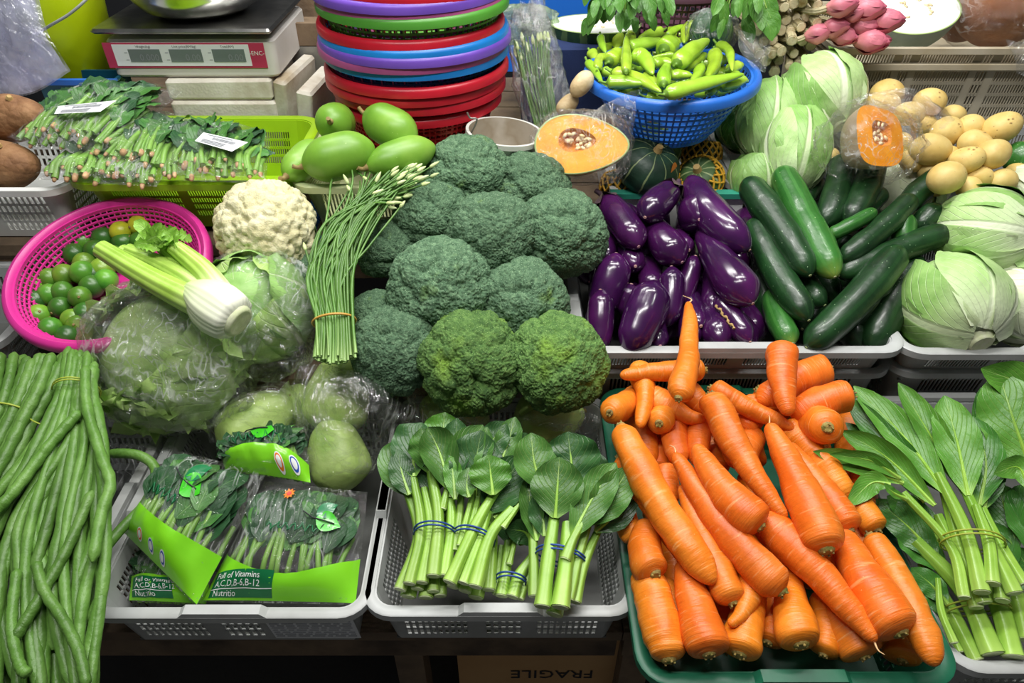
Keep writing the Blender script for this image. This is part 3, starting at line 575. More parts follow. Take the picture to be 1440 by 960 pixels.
# crown x,y,lift  tip x,y,lift  width  profile  label
carrots = [
 (238, 250, .105, 262, 8, .075, 62, CAR_T, 'slim carrot propped upright with its tip on the eggplant crate'),
 (305, 178, .05, 92, 192, .05, 62, CAR_T, 'carrot lying crosswise behind the upright slim carrot'),
 (135, 165, .02, 140, 322, .035, 64, CAR_T, 'carrot pointing down beneath the crosswise carrot'),
 (66, 285, .05, 150, 225, -.03, 66, CAR_B, 'stubby carrot end beside the broccoli at the crate corner'),
 (190, 312, .035, 172, 240, -.05, 66, CAR_B, 'carrot poking out crown first under the crosswise carrot'),
 (160, 232, .02, 306, 303, .02, 68, CAR_T, 'carrot slanting under the upright slim carrot'),
 (92, 315, .05, 328, 712, .05, 86, CAR_C, 'very long pale-scuffed carrot running down the heap'),
 (238, 285, .0, 252, 410, .0, 66, CAR_B, LBL_HEAP), (300, 310, .0, 300, 420, .0, 62, CAR_B, LBL_HEAP), (340, 330, .0, 375, 415, .0, 60, CAR_B, LBL_HEAP),
 (318, 238, .06, 508, 550, .055, 84, CAR_T, 'long carrot tapering towards the middle of the green crate'),
 (250, 215, .015, 330, 290, .01, 62, CAR_B, LBL_HEAP), (318, 222, .03, 528, 325, .03, 62, CAR_T, 'slender carrot along the top edge of the carrot heap'),
 (500, 122, .07, 515, 290, .07, 84, CAR_T, 'carrot with broad crown up and tip down against the eggplant crate'),
 (615, 172, .02, 440, 262, .02, 82, CAR_B, LBL_HEAP), (436, 225, .02, 470, 285, .0, 66, CAR_B, LBL_HEAP),
 (674, 240, .055, 520, 296, .03, 84, CAR_B, 'carrot with frayed crown next to the mustard greens'),
 (612, 322, .075, 545, 300, -.06, 96, CAR_C, 'carrot facing out with a ringed yellow cut core'),
 (610, 632, .07, 462, 312, .06, 108, CAR_T, 'thick carrot in mid heap with crown towards the shopper'),
 (668, 580, .035, 510, 360, .03, 78, CAR_T, LBL_HEAP),
 (445, 572, .07, 282, 365, .055, 100, CAR_T, 'short plump carrot on top of the heap'),
 (500, 735, .05, 228, 385, .035, 92, CAR_T, 'long carrot next to the scuffed very long one'),
 (500, 310, .01, 665, 500, .01, 80, CAR_B, LBL_HEAP), (735, 580, .01, 640, 455, .0, 68, CAR_B, LBL_HEAP), (90, 395, .02, 255, 665, .02, 66, CAR_T, 'slim carrot against the wall next to the choy sum'),
 (180, 690, .03, 172, 560, .0, 88, CAR_B, 'short carrot with withered crown at the crate side'),
 (375, 762, .03, 245, 465, .02, 84, CAR_T, LBL_HEAP), (440, 545, .03, 732, 858, .05, 106, CAR_T, 'long carrot with its tip over the front carrots'),
 (795, 838, .055, 640, 560, .02, 124, CAR_T, 'fattest carrot near the front of the green crate'), (715, 590, .02, 880, 918, .05, 78, CAR_C, 'long blunt carrot overhanging the grey crate of mustard greens'),
 (215, 905, .01, 150, 670, .0, 104, CAR_C, LBL_HEAP), (315, 890, .03, 245, 655, .015, 112, CAR_T, 'carrot with green crown against the front rim'),
 (418, 675, .02, 365, 815, .035, 66, CAR_T, 'little carrot with its tip towards the front rim'), (390, 890, .01, 440, 700, -.005, 104, CAR_T, LBL_HEAP),
 (545, 866, .025, 525, 680, .005, 108, CAR_T, LBL_HEAP), (600, 890, -.01, 590, 730, -.02, 80, CAR_B, LBL_HEAP), (705, 895, .005, 610, 770, -.01, 110, CAR_B, LBL_HEAP), (720, 800, -.01, 630, 620, -.01, 80, CAR_B, LBL_HEAP),
 (800, 905, -.02, 740, 830, -.03, 90, CAR_B, LBL_HEAP), (135, 600, -.02, 105, 500, -.02, 60, CAR_B, LBL_HEAP), (720, 465, .0, 660, 440, .0, 66, CAR_B, LBL_HEAP), (545, 640, -.02, 480, 560, -.03, 80, CAR_B, LBL_HEAP),
 (460, 860, -.02, 480, 720, -.03, 80, CAR_B, LBL_HEAP), (260, 850, -.02, 200, 700, -.03, 80, CAR_B, LBL_HEAP), (400, 420, -.01, 440, 330, -.01, 80, CAR_B, LBL_HEAP), (590, 560, -.02, 540, 420, -.03, 80, CAR_B, LBL_HEAP), (640, 700, -.025, 600, 560, -.03, 80, CAR_B, LBL_HEAP), (430, 255, -.005, 400, 330, .0, 70, CAR_B, LBL_HEAP), (200, 420, -.02, 215, 520, -.02, 70, CAR_B, LBL_HEAP), (330, 480, -.02, 380, 620, -.02, 80, CAR_B, LBL_HEAP), (520, 200, -.01, 480, 300, -.01, 70, CAR_B, LBL_HEAP), (120, 260, -.03, 160, 420, -.03, 76, CAR_B, LBL_HEAP), (690, 560, -.03, 790, 760, -.03, 80, CAR_B, LBL_HEAP)]
for gx in range(5):
    for gy in range(4):
        x = 165 + gx * 130 + rng.uniform(-25, 25) + gy * 18; y = 300 + gy * 150 + rng.uniform(-20, 20)
        if x < 745: carrots.append((x + 15, y + 130, -.05, x - 10, y - 40, -.055, 84, CAR_B, LBL_HEAP))
for i, (a, b, l0, c, d, l1, w, prof, lab) in enumerate(carrots):
    if lab is LBL_HEAP: lab = car_lab(a, b, c, d, l0)
    p0 = ZC(*K(a, b), l0 + .012); p1 = ZC(*K(c, d), l1 + .012); r = px2m((p0 + p1) / 2, w * .5628) / 2; L = np.linalg.norm(p1 - p0); ax = nrm(p1 - p0)
    t = thing('carrot', lab, 'carrot', np.minimum(p0, p1), CAR_G); side = np.cross(ax, (0, 0, 1)); bd = side * rng.uniform(-.012, .012) + arr(0, 0, rng.uniform(-.003, .004))
    mb = MB(); elong(mb, p0, p1, r, prof, bd, n=30, k=20, rough=.003, seed=i, e0=.09 if prof is not CAR_T else .07, e1=.05 if prof is CAR_T else .12, freq=40); mb.build('root_body', m_carrot, t)
    mb = MB(); tb = nrm(p0 - (p1 + p0) / 2 - bd); e = p0 - tb * .004; rr = r * rng.uniform(.26, .36)
    mb.sweep([e, e + tb * .0045, e + tb * .006], [rr * 1.2, rr, rr * .7], 10)
    for q in range(5):
        th = q * 1.3; B3 = basis(tb); o = B3[:, 0] * math.cos(th) * rr * .6 + B3[:, 1] * math.sin(th) * rr * .6; mb.sweep([e + o, e + o * 1.2 + tb * rng.uniform(.006, .009)], [.0026, .0016], 5)
    mb.build('leaf_scar', m_carrotend, t)
    if prof is CAR_T and i % 3 == 0:
        mb = MB(); q = p1 - ax * .004; mb.sweep(bez([q, q + ax * .012 + side * .006, q + ax * .02 + side * rng.uniform(-.01, .018)], 8), np.linspace(.0016, .0004, 8), 5); mb.build('root_tip', m_root, t)

# ---------------------------------------------------------------- eggplants
ZE = Zone(1.05, .775, 1.41, .872)
def KE(cx, cy): return 800 + .375 * cx, 200 + .375 * cy
EG = [(0, .42), (.12, .56), (.35, .78), (.65, 1), (.85, .97), (1, .6)]; EO = [(0, .55), (.2, .85), (.5, 1), (.8, .98), (1, .6)]
HEAPE = 'glossy purple eggplant deep in the eggplant heap'
eggs = [
 (128, 205, .03, 262, 392, .05, 118, EO, 'eggplant with brown calyx lying against the broccoli side of crate', 1),
 (402, 165, .06, 285, 282, .08, 118, EO, 'short plump eggplant at the top of the heap, calyx towards squash', 1),
 (455, 210, -.02, 490, 290, .075, 165, EO, 'round dark eggplant facing out with a pale star-shaped scar', 0),
 (455, 130, .06, 678, 405, .06, 138, EO, 'long curved eggplant draped beside the cucumbers', 0),
 (275, 260, .02, 425, 450, .04, 130, EG, 'eggplant with a narrow pale neck slanting across the heap', 0),
 (400, 340, .0, 450, 405, .03, 75, EO, HEAPE, 0), (495, 330, .03, 690, 605, .055, 152, EG, 'big shiny eggplant in mid heap below the curved one', 0),
 (105, 650, -.03, 178, 415, .045, 138, EO, 'upright purple eggplant behind the smaller one at crate corner', 0), (112, 790, -.02, 118, 552, .03, 100, EO, 'slim dull eggplant upright in the crate corner', 0), (215, 790, .0, 325, 520, .05, 156, EO, 'fat upright eggplant behind the front crate rim', 0),
 (370, 690, -.02, 385, 465, .03, 100, EO, 'upright eggplant with pale tip behind the upright carrot', 0), (200, 650, -.03, 235, 530, .015, 80, EO, HEAPE, 0), (435, 620, -.03, 475, 425, .02, 78, EO, HEAPE, 0), (200, 380, -.05, 250, 465, .02, 100, EO, HEAPE, 0),
 (330, 640, -.04, 342, 765, .0, 90, EO, HEAPE, 0), (440, 620, -.04, 450, 755, .0, 92, EO, HEAPE, 0), (470, 560, -.04, 495, 690, .01, 76, EO, HEAPE, 0), (520, 580, -.05, 570, 755, .01, 122, EO, HEAPE, 0),
 (545, 575, .01, 680, 750, .015, 90, EO, 'eggplant with a cracked brown scar along its skin', 2), (525, 470, -.03, 535, 640, .0, 90, EO, HEAPE, 0), (130, 330, -.03, 140, 440, .01, 78, EO, HEAPE, 0), (280, 430, -.04, 310, 560, .0, 90, EO, HEAPE, 0),
 (215, 240, -.02, 250, 300, .0, 70, EO, HEAPE, 0), (340, 200, -.04, 330, 380, -.02, 110, EO, HEAPE, 0), (620, 640, -.05, 700, 760, -.04, 100, EO, HEAPE, 0), (250, 620, -.06, 280, 760, -.04, 110, EO, HEAPE, 0), (600, 330, -.03, 640, 500, -.03, 110, EO, HEAPE, 0), (420, 500, -.06, 440, 640, -.05, 110, EO, HEAPE, 0)]
for gx in range(6):
    for gy in range(4):
        x = 120 + gx * 108 + rng.uniform(-15, 15); y = 300 + gy * 120 + rng.uniform(-15, 15); eggs.append((x, y - 50, -.075, x + rng.uniform(-30, 30), y + 90, -.06, 112, EO, HEAPE, 0))
for i, (a, b, l0, c, d, l1, w, prof, lab, fl) in enumerate(eggs):
    if lab is HEAPE: lab = 'eggplant at the bottom of the heap, mostly hidden' if l1 < -.015 else ('half-hidden eggplant squeezed in near the broccoli' if (a + c) / 2 < 320 else ('half-hidden eggplant beside the upright carrot tip' if (b + d) / 2 > 480 else 'half-hidden eggplant in the middle of the heap'))
    p0 = ZE(*KE(a, b), l0); p1 = ZE(*KE(c, d), l1); r = px2m((p0 + p1) / 2, w * .375) / 2; ax = nrm(p1 - p0); L = np.linalg.norm(p1 - p0); side = nrm(np.cross(ax, (0, .3, 1)))
    if L < 2.2 * r: p0 = p1 - ax * 2.2 * r; L = 2.2 * r
    t = thing('eggplant', lab, 'eggplant', np.minimum(p0, p1), 'eggplants in the grey crate')
    bd = side * (.022 if i == 3 else rng.uniform(-.008, .008))
    mb = MB(); elong(mb, p0, p1, r, prof, bd, n=30, k=24, rough=.002, seed=i + 50, e0=.22 if prof is EO else .1, e1=min(.45, 1. * r / L)); mb.build('fruit', m_egg, t)
    tb = nrm(p1 - (p0 + p1) / 2 - bd); MB().sweep([p1 - tb * .003, p1 + tb * .0006], [.0045, .003], 8).build('blossom_scar', m_eggtip, t)
    if fl == 1:
        mb = MB(); e = p0 + ax * .003; B3 = basis(ax)
        mb.sweep(bez([e + ax * .008, e - ax * .012, e - ax * .028 + side * .006], 7), [.012, .009, .0065, .006, .0055, .0055, .0055], 8)
        for q in range(5):
            th = q * 1.257; o = B3[:, 0] * math.cos(th) + B3[:, 1] * math.sin(th); leaf(mb, [e - ax * .004 + o * .006, e + ax * .010 + o * r * .62, e + ax * .034 + o * r * .93], .014, o, .1, 0, n=8, nu=5)
        mb.build('calyx', m_eggcal, t)
    if fl == 2:
        mb = MB(); P = p0 + ax * L * .25; u = nrm(CAMP - P); u = nrm(u - ax * np.dot(u, ax)); s2 = np.cross(ax, u)
        pts = [P + ax * L * .5 * k / 9 + s2 * r * (.35 + .1 * math.sin(k * 2.1)) + u * r * .935 for k in range(10)]; mb.sweep(bez(pts, 24), .0022 + .0012 * np.sin(np.arange(24) * 1.7), 5); mb.build('dry_scar', m_cork, t)

# ---------------------------------------------------------------- cucumbers
CU = [(0, .72), (.08, .9), (.25, 1), (.7, 1), (.9, .9), (1, .66)]
HEAPC = 'dark green cucumber tucked deep in the cucumber pile'
cukes = [
 (662, 140, .06, 905, 500, .06, 116, 'thick cucumber lying next to the long curved eggplant'), (792, 100, .06, 998, 505, .065, 122, 'bright green cucumber with a yellowish tip'), (690, 290, .03, 900, 668, .035, 112, 'cucumber sloping down to the crate rim beside eggplants'),
 (722, 40, .01, 716, 180, .0, 62, 'cucumber standing on end next to a cabbage leaf'), (1025, 55, .06, 950, 320, .04, 104, 'upright dark cucumber under the wrapped pumpkin wedge'), (1150, 45, .075, 1040, 310, .05, 104, 'upright glossy cucumber touching the pumpkin wedge bag'),
 (945, 135, .0, 880, 230, -.01, 62, HEAPC), (1182, 175, .05, 1090, 290, .03, 76, HEAPC), (1150, 255, .07, 970, 350, .05, 58, 'thin little cucumber in the middle of the pile'), (1290, 205, .08, 1020, 445, .05, 88, 'cucumber slanting just above the thin little one'),
 (1262, 262, .07, 1260, 400, .03, 88, 'pale ridged cucumber end sticking straight up'), (1410, 112, .08, 1250, 250, .05, 92, 'cucumber pointing at the potatoes'), (1400, 235, .07, 1290, 340, .03, 84, HEAPC),
 (1430, 332, .06, 1010, 500, .03, 104, 'long cucumber reaching over towards the cabbages'), (1245, 395, .06, 890, 770, .01, 126, 'large dark cucumber across the front of the pile'), (1325, 435, .02, 1040, 690, -.02, 92, HEAPC), (880, 500, .0, 960, 612, .01, 88, HEAPC),
 (770, 560, -.02, 838, 755, .015, 96, 'cucumber end resting on the front crate rim'), (800, 600, -.01, 828, 665, .0, 44, HEAPC), (1270, 500, .0, 1130, 780, -.03, 140, HEAPC), (1010, 400, .0, 1055, 352, .01, 56, HEAPC), (870, 300, -.02, 1000, 600, -.04, 110, HEAPC), (1000, 640, -.03, 1100, 770, -.04, 110, HEAPC), (1180, 330, -.02, 1020, 560, -.05, 110, HEAPC), (840, 200, -.02, 860, 400, -.03, 100, HEAPC), (700, 480, -.03, 780, 700, -.05, 100, HEAPC), (1200, 600, -.05, 1080, 760, -.06, 120, HEAPC)]
for gx in range(5):
    for gy in range(2): x = 790 + gx * 105; y = 420 + gy * 180; cukes.append((x + 50, y - 90, -.07, x - 20, y + 100, -.07, 118, HEAPC))
for i, (a, b, l0, c, d, l1, w, lab) in enumerate(cukes):
    p0 = ZE(*KE(a, b), l0); p1 = ZE(*KE(c, d), l1); r = px2m((p0 + p1) / 2, w * .375) / 2; ax = nrm(p1 - p0); L = np.linalg.norm(p1 - p0); side = nrm(np.cross(ax, (0, .3, 1)))
    if lab is HEAPC: lab = 'cucumber at the bottom of the pile, mostly hidden' if l1 < -.025 else ('half-hidden cucumber tip near the pumpkin wedge' if (b + d) / 2 < 300 else ('half-hidden cucumber next to the cabbages' if (a + c) / 2 > 1100 else 'half-hidden cucumber next to the eggplants'))
    t = thing('cucumber', lab, 'cucumber', np.minimum(p0, p1), 'cucumbers in the grey crate')
    mt = m_cukel if i in (1, 8, 10, 17) else m_cuke; bd = side * rng.uniform(-.01, .01)
    mb = MB(); elong(mb, p0, p1, r, CU, bd, n=28, k=20, rough=.0022, seed=i + 90, e0=min(.4, 1.1 * r / L), e1=min(.4, 1.1 * r / L), freq=30, ribs=9 if i == 10 else 0, ribamp=.03); mb.build('fruit', mt, t)
    for e, dd in ((p0, -1), (p1, 1)):
        tb = nrm((e - (p0 + p1) / 2) - bd); MB().sweep([e - tb * .003, e + tb * .001], [.004, .0028], 8).build('end_scar', m_cukeend, t)

# ---------------------------------------------------------------- broccoli and cauliflower
def dome(F, w): return np.sqrt(np.clip(1 - (F / w) ** 2, 0, 1))
def crown_mesh(seed, kind):
    D, Fc = icos(7 if kind != 'caul' else 6); keep = D[:, 2] > -.5; idx = -np.ones(len(D), int); idx[keep] = np.arange(keep.sum()); F = Fc[keep[Fc].all(1)]; F = idx[F]; D = D[keep]
    o = seed * 7.7
    if kind == 'caul':
        r = .78 + .12 * dome(worley(D * 2.2 + o, seed), .95) + .11 * dome(worley(D * 5. + o, seed + 1), .8) + .055 * dome(worley(D * 10 + o, seed + 2), .75) + .008 * dome(worley(D * 30 + o, seed + 3), .9)
    else:
        a = .36 if kind == 'lobed' else .24
        r = .93 - a * .7 + a * dome(worley(D * (1.5 if kind == 'lobed' else 1.9) + o, seed), 1.0) + .11 * dome(worley(D * 4.2 + o, seed + 1), .85) + .035 * dome(worley(D * 10 + o, seed + 2), .8) + .046 * dome(worley(D * 30 + o, seed + 3), .68)
    r = r * (1 - .25 * np.clip(-D[:, 2] - .1, 0, 1)); V = D * r[:, None] * arr(1, 1, .86)
    me = bpy.data.meshes.new('crown'); mb = MB().add(V, F); ob = mb.build('crown', m_broc, loc=arr(0, 0, 0)); me = ob.data; bpy.data.objects.remove(ob); return me
BN1, BN2, BL1 = crown_mesh(1, 'n'), crown_mesh(2, 'n'), crown_mesh(4, 'lobed')
BM = [BN1, BN2, BN1, BL1]; BMY = BL1; BMY2 = BN2
ZB = Zone(.99, .80, 1.38, .955)
brocs = [(655, 248, 106, .0, BM[0], (-.1, -.3, 1), 'broccoli head at the top of the heap, next to the white pail'), (746, 268, 100, -.03, BM[1], (.2, -.1, 1), 'broccoli head half under the wrapped pumpkin half'),
 (608, 304, 96, .0, BM[2], (-.2, -.4, 1), 'bluish broccoli head between the chive tips and the round one'), (692, 332, 110, .03, BM[1], (0, -.6, 1), 'round broccoli head in the middle of the heap'), (790, 330, 112, .0, BM[0], (.3, -.5, 1), 'large broccoli head next to the eggplants'),
 (545, 350, 78, -.03, BM[2], (-.4, -.3, 1), 'small shaded broccoli head behind the chive bunch'), (618, 407, 128, .03, BM[0], (-.1, -.7, 1), 'largest broccoli head, just under the round one'), (735, 426, 112, .0, BM[2], (.2, -.6, 1), 'broccoli head right below the round one, beside eggplant crate'),
 (528, 446, 70, -.05, BM[1], (-.3, -.3, 1), 'half-hidden broccoli head close to the chive band'), (558, 492, 112, .0, BM[1], (-.3, -.7, 1), 'blue-green broccoli head next to the chive bunch foot'), (662, 510, 126, .02, BMY, (-.1, -.75, 1), 'yellowish lobed broccoli head at the front of the heap'), (784, 510, 122, .02, BMY2, (.15, -.75, 1), 'fresh green lobed broccoli head at the crate corner near carrots'),
 (420, 392, 84, -.05, BM[1], (-.2, -.4, 1), 'broccoli head between cauliflower and chives')]
for i, (x, y, w, lf, me, axd, lab) in enumerate(brocs):
    c = ZB(x, y, lf); r = px2m(c, w) / 2 * 1.06; ax = nrm(axd); c = c - nrm(c - CAMP) * 0; B3 = basis(ax, (math.cos(i * 2.1), math.sin(i * 2.1), 0))
    t = thing('broccoli', lab, 'broccoli', c - arr(0, 0, r), 'broccoli heads in the heap')
    o = bpy.data.objects.new('crown', me); COL.objects.link(o); o.parent = t
    if i in (10, 11): o.material_slots[0].link = 'OBJECT'; o.material_slots[0].material = m_brocy
    Mx = Matrix.Identity(4)
    for a in range(3):
        for b in range(3): Mx[a][b] = B3[a, b] * r
        Mx[a][3] = [0, 0, r][a]
    o.matrix_local = Mx
    mb = MB(); e = c - ax * r * .25; mb.sweep([e, e - ax * r * .5, e - ax * r * 1.0], [r * .42, r * .26, r * .25], 12); mb.build('stalk', m_stalk, t)
c = ZB(374, 322, .03); r = px2m(c, 138) / 2; ax = nrm((.05, -.75, .8)); me = crown_mesh(31, 'caul'); me.materials[0] = m_caul; t = thing('cauliflower', 'cream-white cauliflower head perched above the bagged lettuce', 'cauliflower', c - arr(0, 0, r)); o = bpy.data.objects.new('curd', me); COL.objects.link(o); o.parent = t; B3 = basis(ax); Mx = Matrix.Identity(4)
for a in range(3):
    for b in range(3): Mx[a][b] = B3[a, b] * r
    Mx[a][3] = [0, 0, r][a]
o.matrix_local = Mx
mb = MB(); mb.sweep([c - ax * r * .3, c - ax * r * .95], [r * .5, r * .35], 12); mb.build('stalk', m_cabstem, t)
for q in range(7):
    th = q * .9; d = B3[:, 0] * math.cos(th) + B3[:, 1] * math.sin(th)
    mb = MB(); leaf(mb, [c - ax * r * .85 + d * r * .3, c - ax * r * .55 + d * r * .85, c - ax * r * .1 + d * r * .99], r * .42, -d + ax * .2, .3, .08, seed=q); mb.build('wrapper_leaf', m_cabd, t)
# ---------------------------------------------------------------- pink colander of limes
def PP(px, py, P, n): d = ray(px, py); return CAMP + d * (np.dot(np.asarray(P) - CAMP, n) / np.dot(d, n))
cn = nrm((.0, -.30, 1)); cr = arr(-.752, 1.12, .88); ch = .085
col_o, _ = round_basket('colander', 'bright pink plastic colander tilted forward holding limes', cr - cn * ch, .168, .125, ch, m_pink, 88, 9, rim=.014, tilt=cn, bar=.0017, rimw=.018, cat='colander')
limes = [(132, 290, 1), (205, 262, 0), (287, 240, 1), (320, 192, 0), (400, 177, 1), (465, 152, 2), (537, 128, 3), (475, 195, 1), (368, 225, 1), (130, 360, 0), (190, 335, 0), (248, 322, 0), (318, 310, 0), (395, 298, 0), (138, 420, 1), (188, 395, 0), (240, 385, 1), (355, 365, 1), (308, 405, 0), (233, 445, 1), (150, 480, 0), (195, 527, 0), (280, 492, 0), (262, 560, 1), (300, 515, 0), (325, 275, 0), (410, 340, 0), (350, 320, 1), (330, 470, 1), (440, 250, 0), (540, 190, 1), (500, 240, 1)]
rng = random.Random(11)
ll = {0: 'mid-green lime in the pink colander', 1: 'dark green lime in the pink colander', 2: 'lime with yellow blush next to the yellowest lime', 3: 'yellowest lime at the colander rim'}
for i, (cx, cy, k) in enumerate(limes):
    r = rng.uniform(.0205, .0235); p = PP(0 + .3645 * cx, 270 + .3645 * cy, cr - cn * (ch - .030 - (.012 if i in (5, 6, 12, 18, 21) else 0)), cn); ax = nrm((rng.uniform(-1, 1), rng.uniform(-1, 1), rng.uniform(-.3, 1)))
    lb = ll[k] if k > 1 else ll[k].replace('in the pink colander', 'lying next to the celery stalks' if cx > 340 else ('at the colander wall by the beans' if cy > 440 else ('at the far wall of the pink colander' if cy < 270 else 'in the middle of the pink colander')))
    t = thing('lime', lb, 'lime', p - arr(0, 0, r), 'limes in the colander'); mb = MB(); elong(mb, p - ax * r * 1.02, p + ax * r * 1.02, r, [(0, 1), (1, 1)], n=18, k=18, rough=.0006, seed=i, e0=.5, e1=.5, freq=60)
    mb.build('fruit', [m_lime_s, m_lime_d, m_lime_y, m_lime_y][k], t); MB().sweep([p + ax * (r * .97), p + ax * (r * 1.09)], [.0030, .0022], 7).build('stem_nub', m_nub, t)

# ---------------------------------------------------------------- film bags
def bag(name, label, c, A, seed, mat, amp=.10, sq=2.4, nu=72, nv=44, group=None, cut=None, cat='plastic bag'):
    """crumpled clear bag: superellipsoid through the matrix A (columns = half axes)"""
    th = np.linspace(0, 2 * math.pi, nu, endpoint=False); ph = np.linspace(-math.pi / 2 + .02, math.pi / 2 - .02, nv)
    pw = lambda x: np.sign(x) * np.abs(x) ** (2 / sq)
    D = np.stack([pw(np.cos(ph))[:, None] * pw(np.cos(th))[None], pw(np.cos(ph))[:, None] * pw(np.sin(th))[None], np.repeat(pw(np.sin(ph))[:, None], nu, 1)], -1)
    q = D * 1.; rd = lambda f, s: 1 - 2 * np.abs(vnoise(q * f + seed * 5.3, s))
    k = .9 * rd(1.7, seed) + .6 * rd(3.7, seed + 1) + .4 * rd(8, seed + 2) + .2 * rd(16, seed + 3)
    V = D * (1 + amp * (k - .6))[..., None]; P = np.asarray(c) + V @ np.asarray(A).T
    return tag(MB().grid(P, True).build(name, mat), label, cat, group)
def sheet(name, label, P, seed, mat, amp=.01, n=40, group=None, cat='plastic bag', thick=None):
    """loose crumpled film sheet: bicubic through a coarse control grid, P[rows][cols] points"""
    P = np.asarray(P, float); R = np.array([bez(r, n) for r in P]); G = np.array([bez(R[:, j], n) for j in range(n)]).transpose(1, 0, 2)
    rd = lambda f, s: 1 - 2 * np.abs(vnoise(G * f + seed * 5.3, s)); k = rd(9, seed) + .6 * rd(22, seed + 1) + .4 * rd(50, seed + 2)
    nn = np.cross(np.gradient(G, axis=1), np.gradient(G, axis=0)); nn /= np.linalg.norm(nn, axis=2)[..., None] + 1e-9
    G = G + nn * (amp * k)[..., None]; return tag(MB().grid(G).build(name, mat), label, cat, group)
def shell_leaf(mb, c, A, d, tip, a, b, off, wave, seed, nu=13, nv=15, lift=.05, fr=5):
    d = nrm(d); tip = nrm(np.asarray(tip) - d * np.dot(tip, d)); sd = np.cross(tip, d); s = np.linspace(-1, 1, nu)[None]; q = np.linspace(-1, 1, nv)[:, None]; rs = random.Random(seed)
    f = s * a * (1 - .55 * np.abs(q) ** 3) * (.75 + .25 * np.clip(q + 1, 0, 1)); th = q * b
    D = (np.cos(th) * np.cos(f))[..., None] * d + np.sin(f)[..., None] * sd + (np.sin(th) * np.cos(f))[..., None] * tip
    e = np.maximum(np.abs(s), np.clip(q, 0, 1)); r = 1 + off + lift * e ** 4 + wave * e ** 3 * (np.sin(s * fr + q * fr * 1.3 + rs.uniform(0, 6)) + .6 * np.sin(q * 9 + s * 7 + rs.uniform(0, 6)))
    r = r + .022 * np.exp(-(s / .07) ** 2) * np.clip(1 - q, 0, 1.2) + .5 * wave * vnoise(D * 4 + seed)
    mb.grid(np.asarray(c) + (D * r[..., None]) @ np.asarray(A).T, False)
def head(name, label, cat, c, r, stem, mats, n=7, group=None, flat=1., seed=0, wave=.03, stemr=.24, long=1.2, tall=1., lift=.05):
    """wrapped leafy head; stem = direction its cut stem faces"""
    stem = nrm(stem); B = basis(-stem); A = B @ np.diag([r, r, r * tall * flat]); c = np.asarray(c); t = thing(name, label, cat, c - arr(0, 0, r), group)
    V, F = icos(4); Q = V * (.96 + .02 * vnoise(V * 3 + seed))[:, None]; u = np.arctan2(V[:, 1], V[:, 0]) / 6.283 * 5 % 1; UVv = np.stack([u, (V[:, 2] + 1) / 2], 1)
    mb = MB().add(Q @ A.T + c, F, UVv[F]); mb.build('heart', mats[0], t); rs = random.Random(seed)
    for i in range(n):
        az = i * 2.4 + rs.uniform(-.2, .2); pol = math.radians(rs.uniform(72, 88)); d = arr(math.sin(pol) * math.cos(az), math.sin(pol) * math.sin(az), -math.cos(pol)); tip = arr(0, 0, 1) + .25 * arr(-math.sin(az), math.cos(az), 0) * rs.uniform(-1, 1)
        mb = MB(); shell_leaf(mb, c, A, d, tip, rs.uniform(.75, 1.0), long * rs.uniform(.9, 1.05), .01 + .012 * i, wave, seed * 20 + i, lift=lift, fr=5 if wave < .09 else 10); mb.build('wrapper_leaf', mats[i % len(mats)], t)
    if stemr: MB().sweep([c + stem * r * tall * .8, c + stem * r * tall * 1.05, c + stem * r * tall * 1.075], [r * stemr * 1.5, r * stemr, r * stemr * .86], 18).build('cut_stem', m_cabstem, t)
    return t
# big bagged lettuce, second bagged head
cL = PY(235, 498, 1.0); rL = px2m(cL, 224) / 2
head('lettuce', 'frilly pale green lettuce inside the big crumpled bag under the celery', 'lettuce', cL, rL * .82, (.2, .5, -.8), [m_lett], 18, seed=3, wave=.10, stemr=0, tall=.85, lift=.10, long=.95)
vw = nrm(cL - CAMP); B = np.stack([arr(1, 0, 0), np.cross(-vw, (1, 0, 0)), -vw], 1)
bag('plastic_bag', 'large crumpled clear plastic bag around the lettuce', cL, B @ np.diag([rL * 1.10, rL * 1.04, rL * 1.0]), 5, m_filmw, .10)
c2 = PY(362, 432, 1.10); r2 = px2m(c2, 150) / 2
head('leafy_cabbage', 'green leafy head in a clear bag under the cauliflower', 'leafy vegetable', c2, r2 * .95, (0, .6, -.8), [m_cabd, m_lett], 9, seed=9, wave=.05, stemr=0, tall=1.2)
bag('plastic_bag', 'clear plastic bag around the leafy head under the cauliflower', c2 - arr(0, .01, .01), B @ np.diag([r2 * 1.12, r2 * 1.32, r2 * 1.1]), 12, m_film, .10)
# celery on the bag
ZX = Zone(.94, .90, 1.2, 1.0); t = thing('celery', 'pale celery bunch with white cut base lying on the bagged lettuce', 'celery', ZX(325, 445))
pb = ZX(328, 447, .02); pt = ZX(262, 404, .034); axc = nrm(pb - pt)
mb = MB(); path, R, T = elong(mb, pb + axc * .012, pt, px2m(pb, 76) / 2, [(0, .74), (.10, .93), (.35, 1), (.6, .88), (.8, .62), (1, .30)], n=22, k=28, e0=.10, e1=.05, ribs=7, ribamp=.05); mb.build('base', m_celw, t)
MB().sweep([pb + axc * .006, pb + axc * .0145, pb + axc * .0155], [px2m(pb, 50) / 2, px2m(pb, 46) / 2, px2m(pb, 38) / 2], 18).build('cut_end', m_cabstem, t)
cst = [([(312, 440), (262, 418), (205, 388), (142, 350)], 34, .045), ([(308, 425), (262, 392), (222, 370), (180, 352)], 26, .03), ([(316, 420), (290, 385), (262, 360), (243, 346)], 28, .045), ([(300, 432), (250, 402), (215, 380), (172, 352)], 24, .02), ([(312, 428), (275, 385), (248, 368), (228, 350)], 20, .025)]
